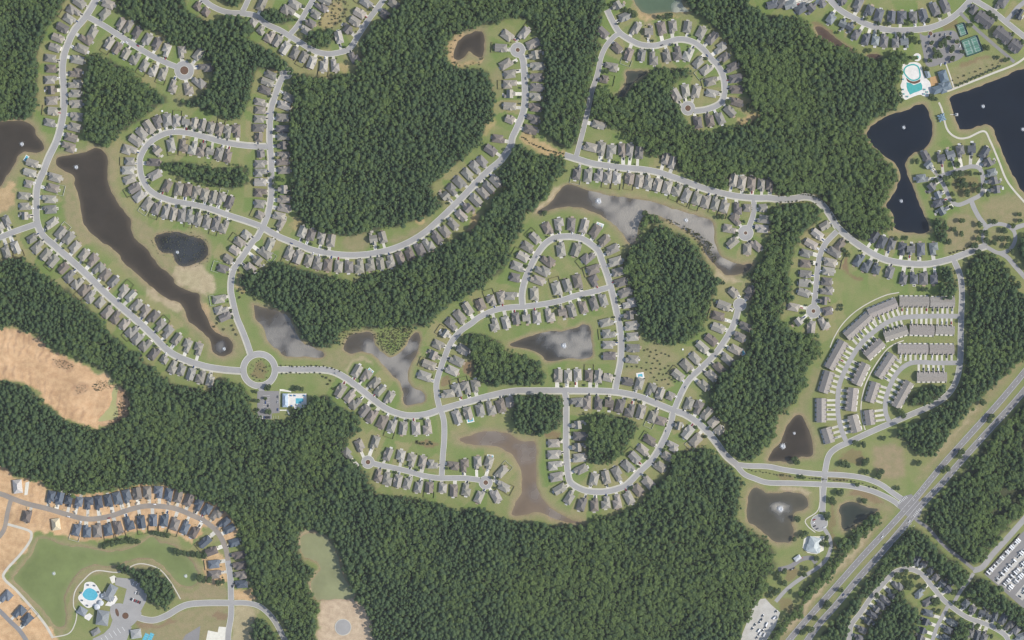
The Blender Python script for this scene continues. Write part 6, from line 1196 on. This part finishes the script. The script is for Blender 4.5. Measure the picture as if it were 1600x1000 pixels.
for key, tt, off, lab in (('r_hwyn',.33,1.6,'northern carriageway, upper stretch'),('r_hwyn',.62,-1.8,'northern carriageway, lower stretch'),('r_hwys',.25,2,'southern carriageway above the crossing'),('r_hwys',.55,-1.5,'southern carriageway below the crossing'),('r_hwys',.82,1.5,'southern carriageway near the bottom edge'),('r_south',.12,1.8,'southern collector east of the roundabout'),('r_oval',.05,2.6,'hairpin street near its top-right end'),('r_curve',.08,2.6,'long curving street by the western crossing'),('r_nwcul',.45,2.4,'northwest cul-de-sac, left side'),('r_nwcul',.55,-2.4,'northwest cul-de-sac, right side'),('r_curve',.93,2.4,'long curving street near the small circle'),('r_loop',.2,2.5,'horseshoe loop on its western side'),('r_sloop',.1,2.4,'southern loop near its east fork'),('r_e1',.2,2.2,'eastern-wood street near its fork'),('r_new',.45,2.5,'dusty unfinished street, middle'),('r_new',.62,-2.5,'dusty unfinished street, crest'),('r_new',.3,2.5,'dusty unfinished street, dip'),('r_new',.8,2.5,'dusty unfinished street, eastern bend'),('r_new2',.3,-2.5,'new eastern street'),('r_ecul',.5,2.2,'east cul-de-sac'),('r_neloop',.35,2.2,'question-mark street, first bend'),('r_neloop',.6,2.2,'question-mark street, eastern side'),('r_ne',.6,2,'climbing street through the woods')):
    d = RD[key]; i = int(tt*(len(d['c'])-1)); t_ = d['t'][i]; p = d['c'][i]+np.array([-t_[1], t_[0]])*off; x, y = P(*p)
    car(x, y, math.atan2(-t_[1], t_[0]), 'car on the '+lab, 'cars on the roads', 'car')
PARKC = [('central amenity car park', [(410+k*3.0, 652) for k in range(5)]+[(415,624),(415,629),(419,634),(434,620),(434,628),(434,640)], 90),
 ('northeast car park', [(1452+k*4.2,57-k*.6) for k in range(0,9,2)]+[(1447,72),(1449,80),(1497,66),(1500,72),(1477,99),(1470,101),(1484,96)], 75),
 ('clubhouse car park', [(205+k*2.8,936+k*1.1) for k in range(6)]+[(212,926),(215,927),(208,912),(214,913)], 65),
 ('round parking court', [(1272,812),(1271,817),(1273,822),(1277,826),(1288,824)], 20),
 ('pavilion drive', [(1240,888),(1238,889),(1236,890),(1252,872)], 30)]
for lab, pts, a in PARKC:
    for i, (x, y) in enumerate(pts): car(*P(x, y), R(a)+lot.uniform(-.05,.05), f'car in {lab}, {ordw(i)} parked there', 'cars in the '+lab)
mb = MB()
for k in range(9): mb.obox(*P(404.5+k*3.8, 652), R(90), 5, .25, .22, .25); mb.obox(*P(413.5, 618+k*2.8), 0, 5, .25, .22, .25); mb.obox(*P(418.8, 618+k*2.8), 0, 5, .25, .22, .25)
tag(obj('parking_marking', mb.me('parking_marking', M['mark'])), 'white bay lines in the central amenity car park', kind='structure')
# ------------------------------------------------------------------ fences, sheds, dumpsters, garden pieces
nf = 0
for h in HOUSES:
    if h['pal'] == G or 'cul-de-sac' in h['row'] and lot.random() < .4: continue
    if lot.random() < .2:
        w_ = min(h['near'], 17)/2-.3; y0 = -7*h['sy']; y1 = y0-lot.uniform(8,12); mb = MB(); wh = lot.random() < .12
        mb.box(-w_,y1,0,-w_+.16,y0,1.5); mb.box(w_-.16,y1,0,w_,y0,1.5); mb.box(-w_+.16,y1,0,w_-.16,y1+.16,1.5)
        t = obj('fence', mb.me('fence', M['whitefence' if wh else 'fence']), None, (*P(*h['p']), 0), h['rz'])
        tag(t, ('white' if wh else 'brown')+' fence behind '+h['hid'], 'fence', 'back garden fences'); nf += 1
for i, (x, y, r_, lab) in enumerate(((220,555,2.6,'dark round trampoline on the forest edge of the southwest avenue'),(1237.5,411.5,2.6,'blue-grey round trampoline west of the east cul-de-sac'),(253.5,173.5,1.6,'white round table above the hairpin street'),(1067,546,1.6,'pale round garden dome in the planted field'))):
    t = obj('trampoline' if 'tramp' in lab else 'garden_table', None, None, (*P(x,y),0)); tag(t, lab, 'trampoline' if 'tramp' in lab else 'garden table')
    q = MB(); q.cyl(0,0,.75,.85,r_,r_,18); obj('bed' if 'tramp' in lab else 'top', q.me('round_top', M['whitefence' if i > 1 else 'rubber']), t)
    q = MB(); [q.cyl(r_*.9*math.cos(a),r_*.9*math.sin(a),0,.75,.05,.05,5) for a in (0,1.57,3.14,4.71)]; q2 = q.me('round_legs', M['steel']); o = obj('legs', q2, t); o['kind'] = 'stuff'
# material stacks and skips on the building site
for i in range(26):
    hs = [h for h in HOUSES if h['row'].endswith('building site') and h['row'][0] in 'np'][i]; L = hs['gap']-1
    p = np.array(hs['p'])+hs['f']*(L*.92)+np.array([-hs['f'][1],hs['f'][0]])*lot.uniform(-5,5); t = obj('skip' if i % 3 == 0 else 'timber_stack', None, None, (*P(*p),.05), lot.uniform(0,3))
    if i % 3 == 0:
        tag(t, 'open skip before the '+hs['hid'], 'skip', 'skips on the building site'); q = MB(); q.box(-2.4,-1,0,2.4,-.9,1.3); q.box(-2.4,.9,0,2.4,1,1.3); q.box(-2.4,-.9,0,-2.3,.9,1.3); q.box(2.3,-.9,0,2.4,.9,1.3); q.box(-2.3,-.9,0,2.3,.9,.1); obj('bin', q.me('skip_bin', M['steel']), t)
        q = MB(); [q.obox(lot.uniform(-1.7,1.7), lot.uniform(-.5,.5), lot.uniform(0,3), .9, .4, .1, lot.uniform(.4,.9)) for _ in range(6)]; o = obj('rubble', q.me('rubble', M['lumber']), t); o['kind'] = 'stuff'
    else:
        tag(t, 'pale timber before the '+hs['hid'], 'timber stack', 'timber stacks on the building site')
        for k in range(3): q = MB(); q.box(-1.8,-.8,.05+k*.4,1.8,.8,.4+k*.4); obj('bundle', q.me('bundle', M['lumber']), t)
print('HOUSES', len(HOUSES), 'FOREST TREES', NTREE, 'cars', nc, 'fences', nf, 'yard trees', ny_)
